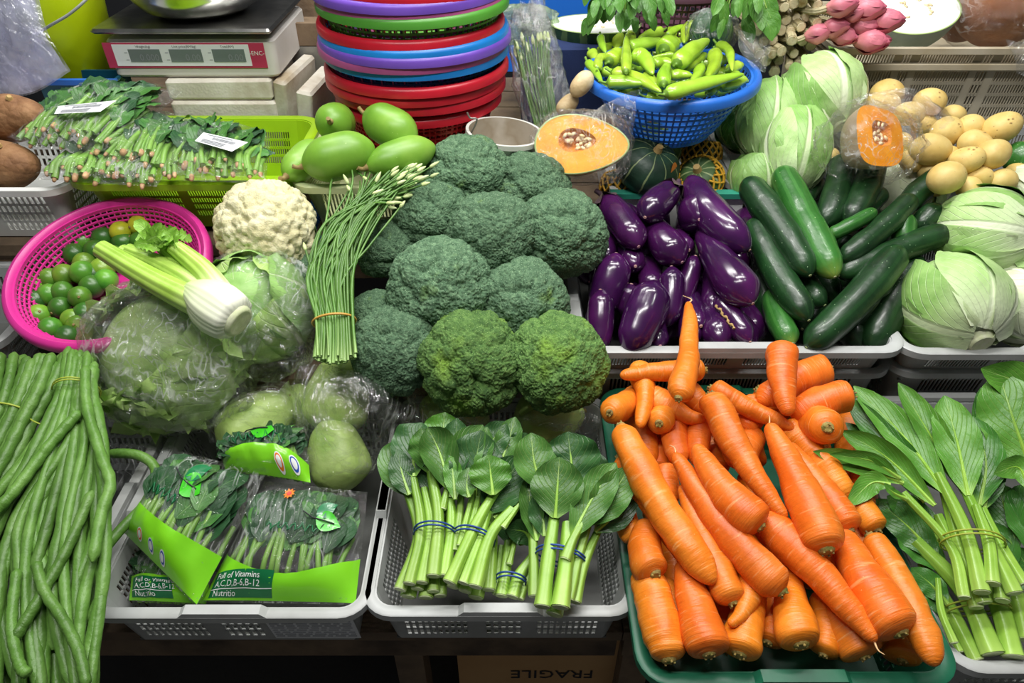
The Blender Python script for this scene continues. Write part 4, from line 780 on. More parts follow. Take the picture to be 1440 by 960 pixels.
prc = [(math.cos(a), math.sin(a) * (1 if math.sin(a) < 0 else .25)) for a in np.linspace(0, 2 * math.pi, 16, endpoint=False)]
for k, (pts, w, lf) in enumerate(cst):
    P = bez([ZX(x, y, lf * (.4 + .6 * j / 3)) for j, (x, y) in enumerate(pts)], 18); mb = MB(); mb.sweep(P, px2m(P[5], w) / 2 * np.linspace(1.35, .8, 18), prof=[(a, -b) for a, b in prc][::-1], up=-vw); mb.build('stalk', m_cel, t)
rs = random.Random(4)
for k in range(30):
    b = ZX(rs.uniform(205, 250), rs.uniform(332, 356), rs.uniform(.03, .06)); e = ZX(rs.uniform(185, 262), rs.uniform(316, 345), rs.uniform(.04, .08)); e = b + nrm(e - b) * rs.uniform(.025, .042)
    mb = MB(); leaf(mb, [b, (b + e) / 2 + arr(0, 0, .004), e], rs.uniform(.010, .016), -vw + arr(rs.uniform(-.6, .6), rs.uniform(-.6, .6), 0), .2, .2, seed=k, n=11, nu=9, edge=.25, shape=[(0, .1), (.2, .5), (.3, .9), (.42, .6), (.58, 1), (.7, .6), (.82, .75), (1, .05)]); mb.build('leaflet', m_cell, t)

# ---------------------------------------------------------------- garlic chive bunch
def VB(x, y, l=0): return ZB(x, y, l + .045)
t = thing('chive_bunch', 'bunch of flowering garlic chives tied with a rubber band', 'chives', VB(470, 505)); rs = random.Random(21)
for i in range(125):
    s = rs.uniform(-1, 1); h = rs.uniform(0, .03); u = rs.uniform(-1, 1); k = .5 * s + .5 * u
    bx, by = 470 + 31 * s, 503 + 10 * (1 - s * s) - rs.uniform(0, 8); tx = 560 + 45 * k + rs.uniform(-12, 12); ty = 255 + 26 * rs.uniform(-1, 1) - 22 * k
    if i % 9 == 0: tx -= rs.uniform(20, 60); ty -= rs.uniform(0, 14)
    P = bez([VB(bx, by, h), VB(470 + 27 * s, 452, h + .004), VB(468 + 34 * s - 5, 385, h + .006), VB(487 + 36 * k + 8 * s, 318, h + .012), VB((tx + 487) / 2 + 12 * k + 8, (ty + 318) / 2 - 14, h + .018), VB(tx, ty, h + rs.uniform(0, .035))], 22)
    r = rs.uniform(.0019, .0027); mb = MB(); mb.sweep(P, np.linspace(r * 1.15, r * .75, 22), 6); st = mb.build('stalk', m_chiv, t)
    if i % 2 == 0:
        d = nrm(P[-1] - P[-2]); mb = MB(); elong(mb, P[-1] - d * .002, P[-1] + d * rs.uniform(.016, .024), .0042, [(0, .5), (.35, 1), (.7, .7), (1, .15)], n=10, k=8); mb.build('bud', m_bud, st)
for pts in ([(447, 500), (445, 400), (462, 290), (466, 255), (478, 237), (500, 241), (510, 248)], [(452, 500), (450, 430), (438, 380), (430, 352)], [(462, 500), (462, 400), (500, 300), (512, 250), (515, 215)], [(475, 500), (480, 400), (520, 345), (548, 310), (562, 292)]):
    P = bez([VB(x, y, .035) for x, y in pts], 26); mb = MB(); mb.sweep(P, .0021, 6); st = mb.build('stalk', m_chiv, t); d = nrm(P[-1] - P[-2]); mb = MB(); elong(mb, P[-1], P[-1] + d * .02, .004, [(0, .5), (.35, 1), (.7, .7), (1, .15)], n=10, k=8); mb.build('bud', m_bud, st)
mb = MB(); q = VB(470, 452, .018); ring_band(mb, q, VB(469, 400, .02) - VB(471, 500, .015), px2m(q, 60) / 2, .026, (1, 0, 0), .0022); mb.build('rubber_band', m_band, t)

# ---------------------------------------------------------------- long beans
ZL = Zone(.45, .675, .93, .80); rs = random.Random(8)
def bean(parent, pts, lifts, w, k=10):
    P = bez([ZL(x, y, l) for (x, y), l in zip(pts, lifts)], 40); r = px2m(P[10], w) / 2; n = len(P); s = np.linspace(0, 1, n)
    R = r * np.clip(np.minimum(s / .03 + .35, (1 - s) / .04 + .25), 0, 1) * (1 + .07 * np.sin(s * 60 + pts[0][0])); mb = MB(); mb.sweep(P, R, k); return mb.build('bean', m_bean, parent)
b1 = thing('long_bean_bundle', 'bundle of long beans with stem ends up, next to the crate edge', 'beans', ZL(30, 560)); b2 = thing('long_bean_bundle', 'big spreading bundle of long beans beside the bagged lettuce', 'beans', ZL(90, 700))
for i in range(15):
    s = (i + rs.uniform(-.3, .3)) / 14; l = rs.uniform(.015, .055)
    bean(b1, [(2 + 92 * s, 494 + rs.uniform(0, 22)), (-6 + 78 * s, 545), (-22 + 66 * s, 595), (-60 + 72 * s, 660), (-110 + 70 * s, 730)], [l, l + .01, l + .005, l, l], rs.uniform(13, 17))
mb = MB(); q = ZL(16, 582, .03); ring_band(mb, q, ZL(30, 550) - ZL(-10, 620), px2m(q, 66) / 2, .034, (1, -.1, 0), .0016); mb.build('rubber_band', m_bandg, b1)
mb = MB(); q = ZL(42, 588, .05); mb.sweep(bez([q, q + arr(.012, -.01, .004), q + arr(.026, -.014, .0)], 8), .0013, 5); mb.build('band_end', m_bandg, b1)
for i in range(46):
    s = (i + rs.uniform(-.4, .4)) / 45; l = rs.uniform(0., .05) ; q = min(1, max(0, s + rs.uniform(-.18, .18))); e = min(1.05, max(-.1, q + rs.uniform(-.25, .2)))
    ye = rs.uniform(880, 1030); pts = [(96 + 38 * s, 488 + 40 * s * rs.uniform(.2, 1)), (86 + 44 * s, 548), (52 + 92 * s, 620), (-28 + 176 * q, 730), (-30 + 165 * e, 830), (-20 + 150 * e + rs.uniform(-25, 25), ye)]
    bean(b2, pts, [l, l + .006, l + .014, l + .008, l, l - .012], rs.uniform(12, 15.5))
for pts, l in (([(112, 578), (70, 625), (20, 690), (-25, 735)], .075), ([(120, 515), (122, 570), (142, 640), (155, 680), (143, 720), (130, 790)], .075), ([(50, 790), (62, 830), (88, 870), (110, 915), (122, 965)], .065), ([(130, 690), (95, 770), (50, 850), (15, 905)], .06), ([(24, 800), (16, 880), (28, 935), (40, 948)], .062)): bean(b2, pts, [l] * len(pts), 15)
P = [PZ(148, 637, .715), PZ(195, 640, .712), PZ(219, 662, .70), PZ(205, 706, .69), PZ(163, 752, .688), PZ(122, 810, .685), PZ(114, 868, .67), PZ(137, 921, .655)]
pp = bez(P, 44); s = np.linspace(0, 1, 44); mb = MB(); mb.sweep(pp, px2m(pp[0], 14) / 2 * np.clip(np.minimum(s / .05 + .4, (1 - s) / .04 + .3), 0, 1), 10); mb.build('bean', m_bean, b2)
mb = MB(); q = ZL(107, 551, .035); ring_band(mb, q, ZL(112, 520) - ZL(95, 590), px2m(q, 58) / 2, .036, (1, 0, 0), .0013); ring_band(mb, q + arr(0, .004, .001), ZL(112, 520) - ZL(92, 590), px2m(q, 59) / 2, .0365, (1, 0, 0), .0013); mb.build('rubber_band', m_bandg, b2)

# ---------------------------------------------------------------- choy sum and mustard bunches
def bunch(name, label, cat, zone, kx, stems, leaves, band, stm, lms, base_lift=0., bandm=None, seed=0, group=None, wide=1.45, blift=.034):
    allp = [zone(*kx(*p), base_lift) for st in stems for p in st[0]]; t = thing(name, label, cat, allp[0], group); rs = random.Random(seed); zn = zone.n()
    for pts, w, lf in stems:
        n = len(pts); P = bez([zone(*kx(*p), base_lift + (lf if not isinstance(lf, (tuple, list)) else lf[min(j, len(lf) - 1)])) for j, p in enumerate(pts)], 14); r = px2m(P[0], w * kx(1, 0, True)) / 2 * (1.2 if kx is KB else 1.08)
        mb = MB(); mb.sweep(P, r * np.linspace(1.1, .72, 14) * (1 + .05 * np.sin(np.linspace(0, 9, 14) + rs.uniform(0, 6))), 12, sq=.88); o = mb.build('stem', stm, t)
        d = nrm(P[0] - P[1]); MB().sweep([P[0] - d * .001, P[0] + d * .0012], [r * 1.07, r * .98], 12, sq=.88).build('cut_end', m_cut, o)
    for j, (pts, hw, l0, l1, mi, *ex) in enumerate(leaves):
        n = len(pts); P = [zone(*kx(*p), base_lift + l0 + (l1 - l0) * i / (n - 1)) for i, p in enumerate(pts)]
        if n == 2: P = [P[0], (P[0] + P[1]) / 2 + zn * .012, P[1]]
        w = px2m(P[1], hw * kx(1, 0, True)) * wide; up = nrm(nrm(CAMP - P[1]) + zn * .5 + arr(rs.uniform(-.3, .3), 0, 0)); cup = ex[0] if ex else rs.uniform(-.1, .3)
        mb = MB(); leaf(mb, P, w, up, cup, .13, rs.uniform(1.8, 3.2), seed=seed + j, nu=11, n=18); o = mb.build('leaf', lms[mi], t)
        pb_ = bez(P, 18)[:14]; mb = MB(); mb.sweep(pb_ - up * .0014, np.linspace(.0038, .0012, 14), 6); mb.build('midrib', stm, o)
    for (q, ax0, ax1, a, b) in band:
        c = zone(*kx(*q), base_lift + blift); d = zone(*kx(*ax0), base_lift) - zone(*kx(*ax1), base_lift); wd = px2m(c, a * kx(1, 0, True)); mb = MB()
        ring_band(mb, c, d, wd, b, (1, 0, 0), .0014, wob=.001); ring_band(mb, c + nrm(d) * .006, d + arr(.002, 0, .002), wd, b * 1.02, (1, 0, 0), .0014, wob=.001); mb.build('rubber_band', bandm, t)
    return t
ZG = Zone(.60, .645, .95, .735)
def KB(x, y, sc=False): return .3229 if sc else (540 + .3229 * x, 560 + .3229 * y)
CHG = 'choy sum bunches in the grey crate'
bunch('choy_sum_bunch', 'choy sum bunch against the crate wall, dark leaves and blue band', 'choy sum', ZG, KB,
 [([(110, 805), (160, 570), (125, 330)], 46, .045), ([(165, 800), (202, 560), (175, 390)], 44, .04), ([(215, 772), (236, 520), (205, 320)], 50, .05), ([(70, 830), (150, 600), (100, 400)], 46, .03), ([(262, 772), (292, 560), (290, 430)], 44, .042), ([(105, 862), (150, 650), (150, 480)], 52, .008), ([(182, 866), (205, 650), (200, 480)], 50, .008), ([(245, 858), (255, 650), (260, 480)], 46, .01), ([(145, 828), (175, 620), (170, 450)], 46, .022), ([(215, 838), (225, 640), (230, 480)], 44, .022), ([(255, 480), (280, 370)], 28, .05)],
 [([(120, 430), (60, 290), (80, 180)], 62, .03, .05, 0), ([(130, 340), (130, 200), (165, 105)], 72, .05, .06, 1), ([(205, 330), (190, 220), (160, 130)], 66, .05, .075, 0), ([(290, 400), (240, 230), (190, 125)], 66, .055, .085, 0, .5), ([(290, 430), (310, 220), (318, 85)], 52, .05, .08, 1), ([(240, 330), (255, 160), (265, 60)], 66, .03, .05, 2), ([(330, 420), (350, 240), (430, 115)], 58, .05, .08, 0), ([(110, 420), (80, 330), (55, 220)], 40, .045, .06, 1), ([(200, 420), (215, 300), (230, 180)], 60, .03, .05, 1), ([(310, 440), (300, 330), (290, 250)], 30, .06, .075, 2)],
 [((222, 590), (230, 480), (215, 700), 92, .034)], m_choyst, [m_choyl, m_choyd, m_must], 0, m_bandb, 30, CHG)
bunch('choy_sum_bunch', 'choy sum bunch in the middle with a small round front leaf', 'choy sum', ZG, KB,
 [([(285, 800), (395, 560), (480, 410)], 50, .06), ([(345, 802), (425, 580), (450, 490)], 46, .05), ([(398, 818), (462, 600), (560, 480)], 52, .058), ([(320, 772), (380, 560), (410, 430)], 36, .045), ([(310, 660), (330, 500), (340, 380)], 34, .04), ([(352, 838), (410, 640), (420, 500)], 48, .02), ([(400, 866), (440, 660), (440, 500)], 52, .008), ([(456, 832), (470, 640), (470, 500)], 46, .018), ([(300, 820), (350, 650), (380, 520)], 44, .02), ([(520, 560), (610, 430)], 24, .06), ([(330, 640), (365, 500), (390, 400)], 26, .05)],
 [([(475, 420), (465, 330), (455, 245)], 66, .075, .095, 2), ([(440, 500), (520, 380), (600, 250)], 74, .045, .07, 1, .4), ([(400, 430), (400, 280), (425, 140)], 84, .045, .08, 1), ([(350, 420), (390, 260), (450, 125)], 62, .04, .07, 0), ([(400, 330), (470, 190), (530, 100)], 50, .04, .06, 1), ([(500, 300), (540, 190), (572, 80)], 44, .04, .06, 0), ([(370, 430), (360, 380), (370, 300)], 34, .07, .08, 0), ([(560, 420), (570, 260), (590, 160)], 50, .03, .055, 1), ([(480, 520), (560, 440), (615, 350)], 50, .04, .05, 1)],
 [((392, 612), (420, 520), (370, 720), 92, .034)], m_choyst, [m_choyl, m_choyd, m_must], 0, m_bandb, 40, CHG)
bunch('choy_sum_bunch', 'choy sum bunch with big upright leaves leaning towards the carrots', 'choy sum', ZG, KB,
 [([(690, 905), (715, 700), (748, 480)], 58, .06), ([(768, 908), (795, 700), (800, 540)], 62, .062), ([(742, 940), (775, 800), (790, 640)], 60, .035), ([(655, 860), (650, 640), (640, 420)], 40, .035), ([(832, 885), (870, 720), (930, 580)], 44, .04), ([(805, 875), (845, 700), (890, 540)], 42, .05), ([(790, 700), (830, 600), (915, 460)], 40, .07), ([(700, 860), (720, 700), (720, 560)], 46, .02), ([(790, 700), (810, 560), (825, 480)], 26, .06)],
 [([(745, 520), (755, 390), (765, 255)], 84, .07, .10, 0, .1), ([(690, 390), (655, 280), (640, 150)], 70, .065, .09, 0), ([(820, 400), (815, 270), (800, 145)], 98, .045, .075, 1, .25), ([(820, 600), (910, 430), (1010, 280)], 62, .07, .10, 0, .25), ([(890, 550), (985, 430), (1070, 300)], 62, .065, .10, 0, .3), ([(920, 580), (1020, 480), (1088, 290)], 54, .05, .075, 1, .2), ([(665, 620), (640, 480), (625, 340)], 42, .04, .06, 0, .5), ([(700, 600), (690, 500), (680, 400)], 46, .045, .06, 1), ([(850, 440), (900, 330), (930, 230)], 60, .04, .06, 1), ([(590, 300), (600, 200), (620, 150)], 40, .03, .05, 1)],
 [((768, 698), (780, 600), (750, 800), 112, .036)], m_choyst, [m_choyl, m_choyd, m_must], .008, m_bandb, 50, CHG)
bunch('choy_sum_bunch', 'short choy sum bunch lying low between two taller bunches', 'choy sum', ZG, KB,
 [([(512, 858), (530, 740), (542, 620)], 46, .0), ([(560, 862), (590, 770), (645, 690)], 48, .005), ([(545, 720), (570, 620)], 24, .012), ([(590, 870), (620, 790), (650, 720)], 36, -.005), ([(490, 850), (500, 740), (510, 640)], 30, -.005)],
 [([(650, 640), (610, 580), (530, 570)], 46, .01, .035, 1, .3), ([(600, 640), (590, 560), (600, 470)], 50, .0, .02, 1), ([(560, 640), (545, 560), (560, 500)], 40, .0, .02, 1)],
 [((552, 796), (560, 700), (545, 880), 66, .022)], m_choyst, [m_choyl, m_choyd, m_must], 0, m_bandb, 60, CHG, blift=.006)
ZD = Zone(.50, .640, 1.0, .765)
def KD(x, y, sc=False): return .4478 if sc else (1140 + .4478 * x, 500 + .4478 * y)
MUG = 'mustard green bunches in the grey crate'
bunch('mustard_green_bunch', 'bright mustard green bunch on top, leaves draped over the carrots', 'mustard greens', ZD, KD,
 [([(482, 758), (440, 600), (290, 430)], 34, .06), ([(537, 742), (490, 560), (400, 370)], 46, .07), ([(572, 715), (560, 590), (520, 470)], 40, .08), ([(640, 745), (570, 600), (490, 430)], 44, .07), ([(545, 775), (470, 600), (420, 420)], 44, .05), ([(602, 768), (585, 640), (520, 500)], 40, .055), ([(520, 790), (470, 640), (400, 500)], 40, .04), ([(670, 715), (600, 600), (540, 480)], 36, .06)],
 [([(430, 440), (290, 250), (135, 95)], 62, .07, .06, 0, .3), ([(420, 430), (240, 270), (115, 130)], 50, .055, .05, 1, .3), ([(390, 470), (240, 320), (95, 235)], 50, .06, .055, 0, .5), ([(290, 400), (150, 340), (8, 300)], 40, .06, .07, 0, .4), ([(280, 385), (190, 330), (60, 310)], 30, .065, .08, 0, .4), ([(250, 405), (190, 400), (115, 470)], 40, .075, .065, 0, .2), ([(480, 430), (370, 240), (275, 85)], 56, .06, .08, 0, .5), ([(495, 440), (460, 270), (420, 125)], 74, .075, .095, 0, .2), ([(530, 470), (550, 330), (510, 190)], 62, .06, .075, 1, .3), ([(545, 480), (565, 380), (560, 270)], 44, .055, .07, 1), ([(360, 460), (220, 300), (110, 210)], 40, .04, .03, 1), ([(300, 450), (260, 430), (230, 400)], 16, .07, .09, 0)],
 [((508, 592), (480, 500), (530, 690), 92, .036)], m_choyst, [m_must, m_mustd], .0, m_bandg, 70, MUG, .95, .06)
bunch('mustard_green_bunch', 'mustard green bunch underneath, dark leaves towards the crate wall', 'mustard greens', ZD, KD,
 [([(572, 935), (480, 740), (330, 580)], 60, .015), ([(635, 945), (590, 780), (500, 620)], 60, .015), ([(520, 955), (430, 780), (350, 650)], 44, .0), ([(680, 890), (640, 740), (560, 600)], 50, .015), ([(470, 930), (430, 840), (400, 760)], 34, -.01), ([(450, 900), (410, 800), (400, 700)], 24, .02)],
 [([(400, 640), (310, 540), (205, 450)], 50, .02, .02, 1), ([(430, 680), (340, 600), (270, 540)], 50, .015, .01, 1), ([(430, 780), (380, 720), (315, 665)], 34, .01, .01, 1), ([(420, 600), (330, 500), (240, 440)], 44, .02, .03, 1), ([(430, 830), (390, 760), (340, 700)], 30, .0, .0, 1)],
 [((530, 800), (500, 720), (560, 880), 95, .03)], m_choyst, [m_must, m_mustd], .0, m_bandg, 80, MUG, 1.1, .012)
bunch('mustard_green_bunch', 'mustard green bunch with broad round leaves against the back crate', 'mustard greens', ZD, KD,
 [([(760, 700), (690, 560), (640, 430)], 34, .02), ([(720, 640), (680, 540), (660, 420)], 30, .02), ([(640, 640), (630, 560), (640, 440)], 30, .0)],
 [([(690, 350), (640, 210), (590, 50)], 104, .07, .11, 0, .12), ([(760, 220), (680, 100), (535, 40)], 70, .09, .12, 0, .2), ([(600, 380), (555, 240), (535, 100)], 44, .05, .07, 1, .3), ([(690, 420), (650, 350), (575, 370)], 40, .08, .085, 0, .2), ([(650, 600), (610, 480), (590, 400)], 56, .02, .04, 1), ([(720, 640), (680, 500), (680, 400)], 70, .03, .05, 1), ([(620, 700), (600, 600), (570, 520)], 50, .0, .02, 1), ([(720, 760), (690, 680), (640, 600)], 60, .0, .02, 1)],
 [], m_choyst, [m_must, m_mustd], .0, m_bandg, 90, MUG, 1.0)

# ---------------------------------------------------------------- printed bags of greens
ZA = Zone(.58, .600, .95, .690)
def star(n, r0, r1): return [(math.cos(i * math.pi / n) * (r0 if i % 2 else r1), math.sin(i * math.pi / n) * (r0 if i % 2 else r1)) for i in range(2 * n)]
def leafshape(L, w, rot): return [(x * math.cos(rot) - y * math.sin(rot), x * math.sin(rot) + y * math.cos(rot)) for x, y in [(L * (q / 8), w * math.sin(math.pi * (q / 8) ** .8)) for q in range(9)] + [(L * (q / 8), -w * math.sin(math.pi * (q / 8) ** .8)) for q in range(7, 0, -1)]]
def printed_bag(label, glabel, px, th, seed, band, txt=None, logo=None, flower=None, seals=None, script=None):
    Q = [ZA(x, y, l) for x, y, l in px]; rs = random.Random(seed); nr = nrm(np.cross(Q[1] - Q[0], Q[0] - Q[3])); Wd = np.linalg.norm(Q[2] - Q[3]); Ht = np.linalg.norm(Q[3] - Q[0])
    def S(u, v, off=0.):
        p = (Q[0] * (1 - u) + Q[1] * u) * (1 - v) + (Q[3] * (1 - u) + Q[2] * u) * v; h = th * (1 - abs(2 * u - 1) ** 3.5) * (1 - abs(2 * v - 1) ** 4)
        w = .0035 * float(1 - 2 * abs(vnoise(arr(u * 5 + seed, v * 5, 1.), seed))) + .002 * float(1 - 2 * abs(vnoise(arr(u * 13 + seed, v * 11, 3.), seed)))
        return p + nr * (h + off + w * (1 - abs(2 * u - 1) ** 6) * (1 - abs(2 * v - 1) ** 6))
    base = Q[0] * .25 + Q[1] * .25 + Q[2] * .25 + Q[3] * .25
    g = thing('leafy_greens', glabel, 'leafy greens', base - arr(0, 0, .01), 'greens inside the printed bags')
    for k in range(16):
        u = .08 + .84 * (k + rs.uniform(-.4, .4)) / 15; P = [S(u, .95, -.016), S(u + rs.uniform(-.04, .04), .75, -.010), S(u + rs.uniform(-.08, .08), .45, -.012)]; mb = MB(); mb.sweep(bez(P, 8), [.0042] * 8, 7); mb.build('stem', m_spst, g)
    for k in range(100):
        u = rs.uniform(.13, .87); v0 = rs.uniform(.32, band[0] + .03); v1 = max(.07, v0 - rs.uniform(.25, .4)); u1 = min(.86, max(.14, u + rs.uniform(-.15, .15))); o = -.005 - .022 * rs.random()
        mb = MB(); leaf(mb, [S(u, v0, o), S((u + u1) / 2, (v0 + v1) / 2, o + .003), S(u1, v1, o)], rs.uniform(.016, .027), nr + arr(rs.uniform(-.3, .3), 0, 0), rs.uniform(-.2, .2), .08, seed=k, n=10, nu=7); mb.build('leaf', m_spin if rs.random() < .75 else m_spinl, g)
    t = thing('printed_produce_bag', label, 'plastic bag', base - arr(0, 0, .012), 'printed bags of leafy greens')
    n = 26; G = np.array([[S(i / n, j / n) for i in range(n + 1)] for j in range(n + 1)]); Gb = np.array([[(Q[0] * (1 - i / n) + Q[1] * i / n) * (1 - j / n) + (Q[3] * (1 - i / n) + Q[2] * i / n) * j / n - nr * .012 * (1 - abs(2 * i / n - 1) ** 3) * (1 - abs(2 * j / n - 1) ** 3) for i in range(n + 1)] for j in range(n + 1)])
    MB().grid(G, flip=True).grid(Gb).build('film', m_film2, t)
    v0, v1, dip = band; top = lambda u: v0 + dip * math.sin(math.pi * u) ** .8
    BD = np.array([[S(i / n, top(i / n) + (v1 - top(i / n)) * j / 5, .0012) for i in range(n + 1)] for j in range(6)]); MB().grid(BD, flip=True).build('lime_band', m_plime, t)
    if txt:
        u0, u1_, w0, w1 = txt; GG = np.array([[S(u0 + (u1_ - u0) * i / 10, w0 + (w1 - w0) * j / 5, .0020) for i in range(11)] for j in range(6)]); MB().grid(GG, flip=True).build('text_panel', m_pdark, t)
        mb = MB(); fm = lambda a, b: (lambda x, y: S(u0 + (a + x) / Wd, w0 + (b - y) / Ht, .0030)); h = (w1 - w0) * Ht
        s = h * .33; text(mb, 'Full of Vitamins', s, fm(.006, h * .32)); text(mb, 'A,C,D,B-6,B-12', s, fm(.006, h * .62)); text(mb, 'Nutritio', s * .95, fm(.006, h * .96)); mb.build('lettering', m_pwhite, t, smooth=False)
        mb = MB(); mb.grid(np.array([[S(u0 + (u1_ - u0) * i / 10, w0 + (w1 - w0) * (.69 + .03 * j), .0030) for i in range(11)] for j in range(2)]), flip=True); mb.build('white_rule', m_pwhite, t)
    mp = lambda u, v, off: (lambda x, y: S(u + x / Wd, v - y / Ht, off))
    def shape(nm, pts, u, v, m, off=.0022):
        f = mp(u, v, off); c = f(sum(p[0] for p in pts) / len(pts), sum(p[1] for p in pts) / len(pts)); V = [f(*p) for p in pts] + [c]; k = len(pts); MB().add(V, [[i, (i + 1) % k, k] for i in range(k)]).build(nm, m, t)
    if logo:
        u, v, sc, ro = logo; shape('leaf_print', leafshape(.046 * sc, .018 * sc, ro - .3), u, v, m_pleaf); shape('dark_leaf_print', leafshape(.042 * sc, .014 * sc, ro + .55), u + .0, v - .02, m_pleafd, .0019)
        mb = MB(); f = mp(u, v, .003); mb.sweep([f(*p) for p in [(-.026 * sc, .010 * sc), (-.006 * sc, .0), (.016 * sc, -.004 * sc), (.034 * sc, -.006 * sc)]], .0011, 5); mb.build('twig_print', m_ink, t)
    if flower:
        u, v = flower; shape('flower_print', star(9, .007, .0115), u, v, m_porange); shape('flower_center_print', star(6, .004, .0055), u, v, m_pred, .0028)
    if seals:
        for k, (u, v) in enumerate(seals):
            shape('seal_print', star(10, .0068, .0068), u, v, m_pwhite, .0024); shape('seal_ring_print', star(10, .0054, .0054), u, v, [m_porange, m_pblue, m_pblue][k % 3], .0029); shape('seal_core_print', star(10, .0038, .0038), u, v, m_pwhite, .0034)
    if script:                                                      # flowing hand-script brand stroke across the leaves
        u, v, w = script; f = mp(u, v, .0022); P = [f(w * k / 40, .006 * math.sin(k * .95) + .003 * math.sin(k * 2.3)) for k in range(41)]; MB().sweep(P, .0011, 5).build('script_print', m_pdark, t)
printed_bag('printed bag lying flat with a dark green vitamins panel', 'dark leafy stems inside the bag with the vitamins panel', [(372, 676, .03), (517, 692, .03), (500, 850, .022), (285, 846, .022)], .045, 101, (.62, .99, .20), (.03, .46, .80, .975), (.66, .37, 1., .1), (.36, .16), None, (.3, .46, .09))
printed_bag('printed bag with orange flower leaning on the crate wall', 'dark leafy stems inside the bag leaning on the crate wall', [(252, 634, .045), (376, 664, .06), (276, 852, .05), (172, 748, .045)], .05, 102, (.66, .99, .06), None, (.45, .34, .95, .1), (.12, .18), [(.30, .90), (.45, .91), (.60, .92)], (.1, .52, .08))
printed_bag('printed bag at the back with a lime corner', 'dark leafy stems inside the back printed bag', [(305, 628, .045), (430, 598, .055), (437, 680, .06), (318, 662, .055)], .045, 103, (.70, .99, -.1), None, (.45, .18, .9, .1), None, [(.72, .86), (.88, .84)], (.2, .45, .09))
printed_bag('printed bag squeezed underneath with only its dark corner showing', 'leafy stems inside the bag squeezed underneath', [(190, 770, .0), (300, 790, .0), (290, 850, .005), (182, 845, .005)], .02, 104, (.55, .99, .0), (.05, .6, .6, .95), None, None, None, None)
# chayotes in film
def chayote(label, x, y, Y, wpx, ax, seed):
    c = PY(x, y, Y); r = px2m(c, wpx) / 2; ax = nrm(ax); t = thing('chayote', label, 'chayote', c - arr(0, 0, r)); mb = MB(); elong(mb, c - ax * r * 1.25, c + ax * r * 1.35, r, [(0, .75), (.2, 1), (.5, .95), (.8, .72), (1, .5)], n=24, k=30, rough=.004, seed=seed, e0=.3, e1=.25, freq=22, ribs=5, ribamp=.045); mb.build('fruit', m_chay, t)
    MB().sweep([c + ax * r * 1.3, c + ax * r * 1.42], [.005, .004], 8).build('stem_nub', m_nub, t)
chayote('chayote in clear film right below the chive bunch foot', 476, 556, .97, 92, (.1, .5, .5), 1); chayote('chayote in clear film beside the back printed bag', 474, 640, .86, 84, (-.2, .6, .4), 2)
chayote('pale chayote in film behind the choy sum, broccoli above', 770, 592, .97, 80, (.9, .2, .15), 3); chayote('chayote under film just behind the choy sum light leaf', 640, 585, .98, 80, (-.8, .3, .1), 4); chayote('chayote behind the back printed bag in a bag', 360, 598, .93, 90, (.5, .5, .2), 5); chayote('chayote in bag under the lettuce, hardly visible', 418, 566, 1.0, 60, (.2, .6, .3), 6)
def PS(Y, *pts): return [PY(x, y, Y + d) for x, y, d in pts]
sheet('plastic_bag', 'clear film over the two chayotes between crates', [PS(.95, (405, 540, 0), (430, 510, .0), (500, 515, -.01), (560, 530, .02), (612, 560, .05)), PS(.88, (410, 590, 0), (430, 560, -.03), (490, 550, -.05), (555, 575, .0), (600, 590, .03)), PS(.82, (425, 640, 0), (450, 610, -.02), (500, 610, -.03), (540, 615, .02), (572, 620, .06)), PS(.79, (430, 690, .02), (455, 675, .0), (490, 668, -.0), (520, 668, .02), (535, 655, .08))], 3, m_film, .006, 60)
sheet('plastic_bag', 'long clear film over chayotes behind the choy sum', [PS(1.03, (560, 560, 0), (640, 560, 0), (720, 565, 0), (790, 562, 0), (845, 572, 0)), PS(.95, (570, 580, 0), (640, 575, -.02), (720, 580, .0), (780, 575, -.02), (850, 590, 0)), PS(.90, (590, 610, .04), (640, 608, .02), (720, 612, .02), (790, 608, .02), (850, 615, .04))], 4, m_film, .006, 60)
sheet('plastic_bag', 'clear film bag around the chayote behind the back printed bag', [PS(1.0, (285, 575, 0), (340, 540, .0), (400, 530, 0), (440, 560, .02)), PS(.92, (285, 600, 0), (335, 570, -.03), (395, 565, -.03), (440, 590, .0)), PS(.88, (290, 625, .02), (340, 618, .0), (395, 615, .0), (430, 620, .02))], 6, m_film, .008, 50)
sheet('plastic_bag', 'dark crumpled clear film in the gap beside the long beans', [PS(.93, (150, 585, 0), (200, 600, 0), (250, 600, 0)), PS(.86, (150, 640, 0), (190, 640, -.02), (235, 640, 0)), PS(.80, (150, 690, 0), (180, 690, .0), (205, 700, 0))], 8, m_film, .008, 40)
# paper label stuck on the front of the first crate
mb = MB(); yw = lambda z: .565 + .022 * (1 - (z - .522) / .126) - .0016
pl = lambda x, z, o=0.: arr(x, yw(z) - o, z)
mb.hexa([pl(-.372, .533, -.001), pl(-.238, .533, -.001), pl(-.238, .533), pl(-.372, .533), pl(-.372, .618, -.001), pl(-.238, .618, -.001), pl(-.238, .618), pl(-.372, .618)]); lab_o = mb.build('paper_label', m_paper, crA, smooth=False)
mb = MB()
for k in range(9):
    z = .61 - .0085 * k; x = -.368
    while x < -.246:
        w = rs.uniform(.005, .02); mb.hexa([pl(x, z, .0006), pl(min(x + w, -.243), z, .0006), pl(min(x + w, -.243), z, .0), pl(x, z, .0), pl(x, z + .0018, .0006), pl(min(x + w, -.243), z + .0018, .0006), pl(min(x + w, -.243), z + .0018, .0), pl(x, z + .0018, .0)]); x += w + .004
o = mb.build('print_lines', m_greyink, lab_o, smooth=False); o['kind'] = 'stuff'
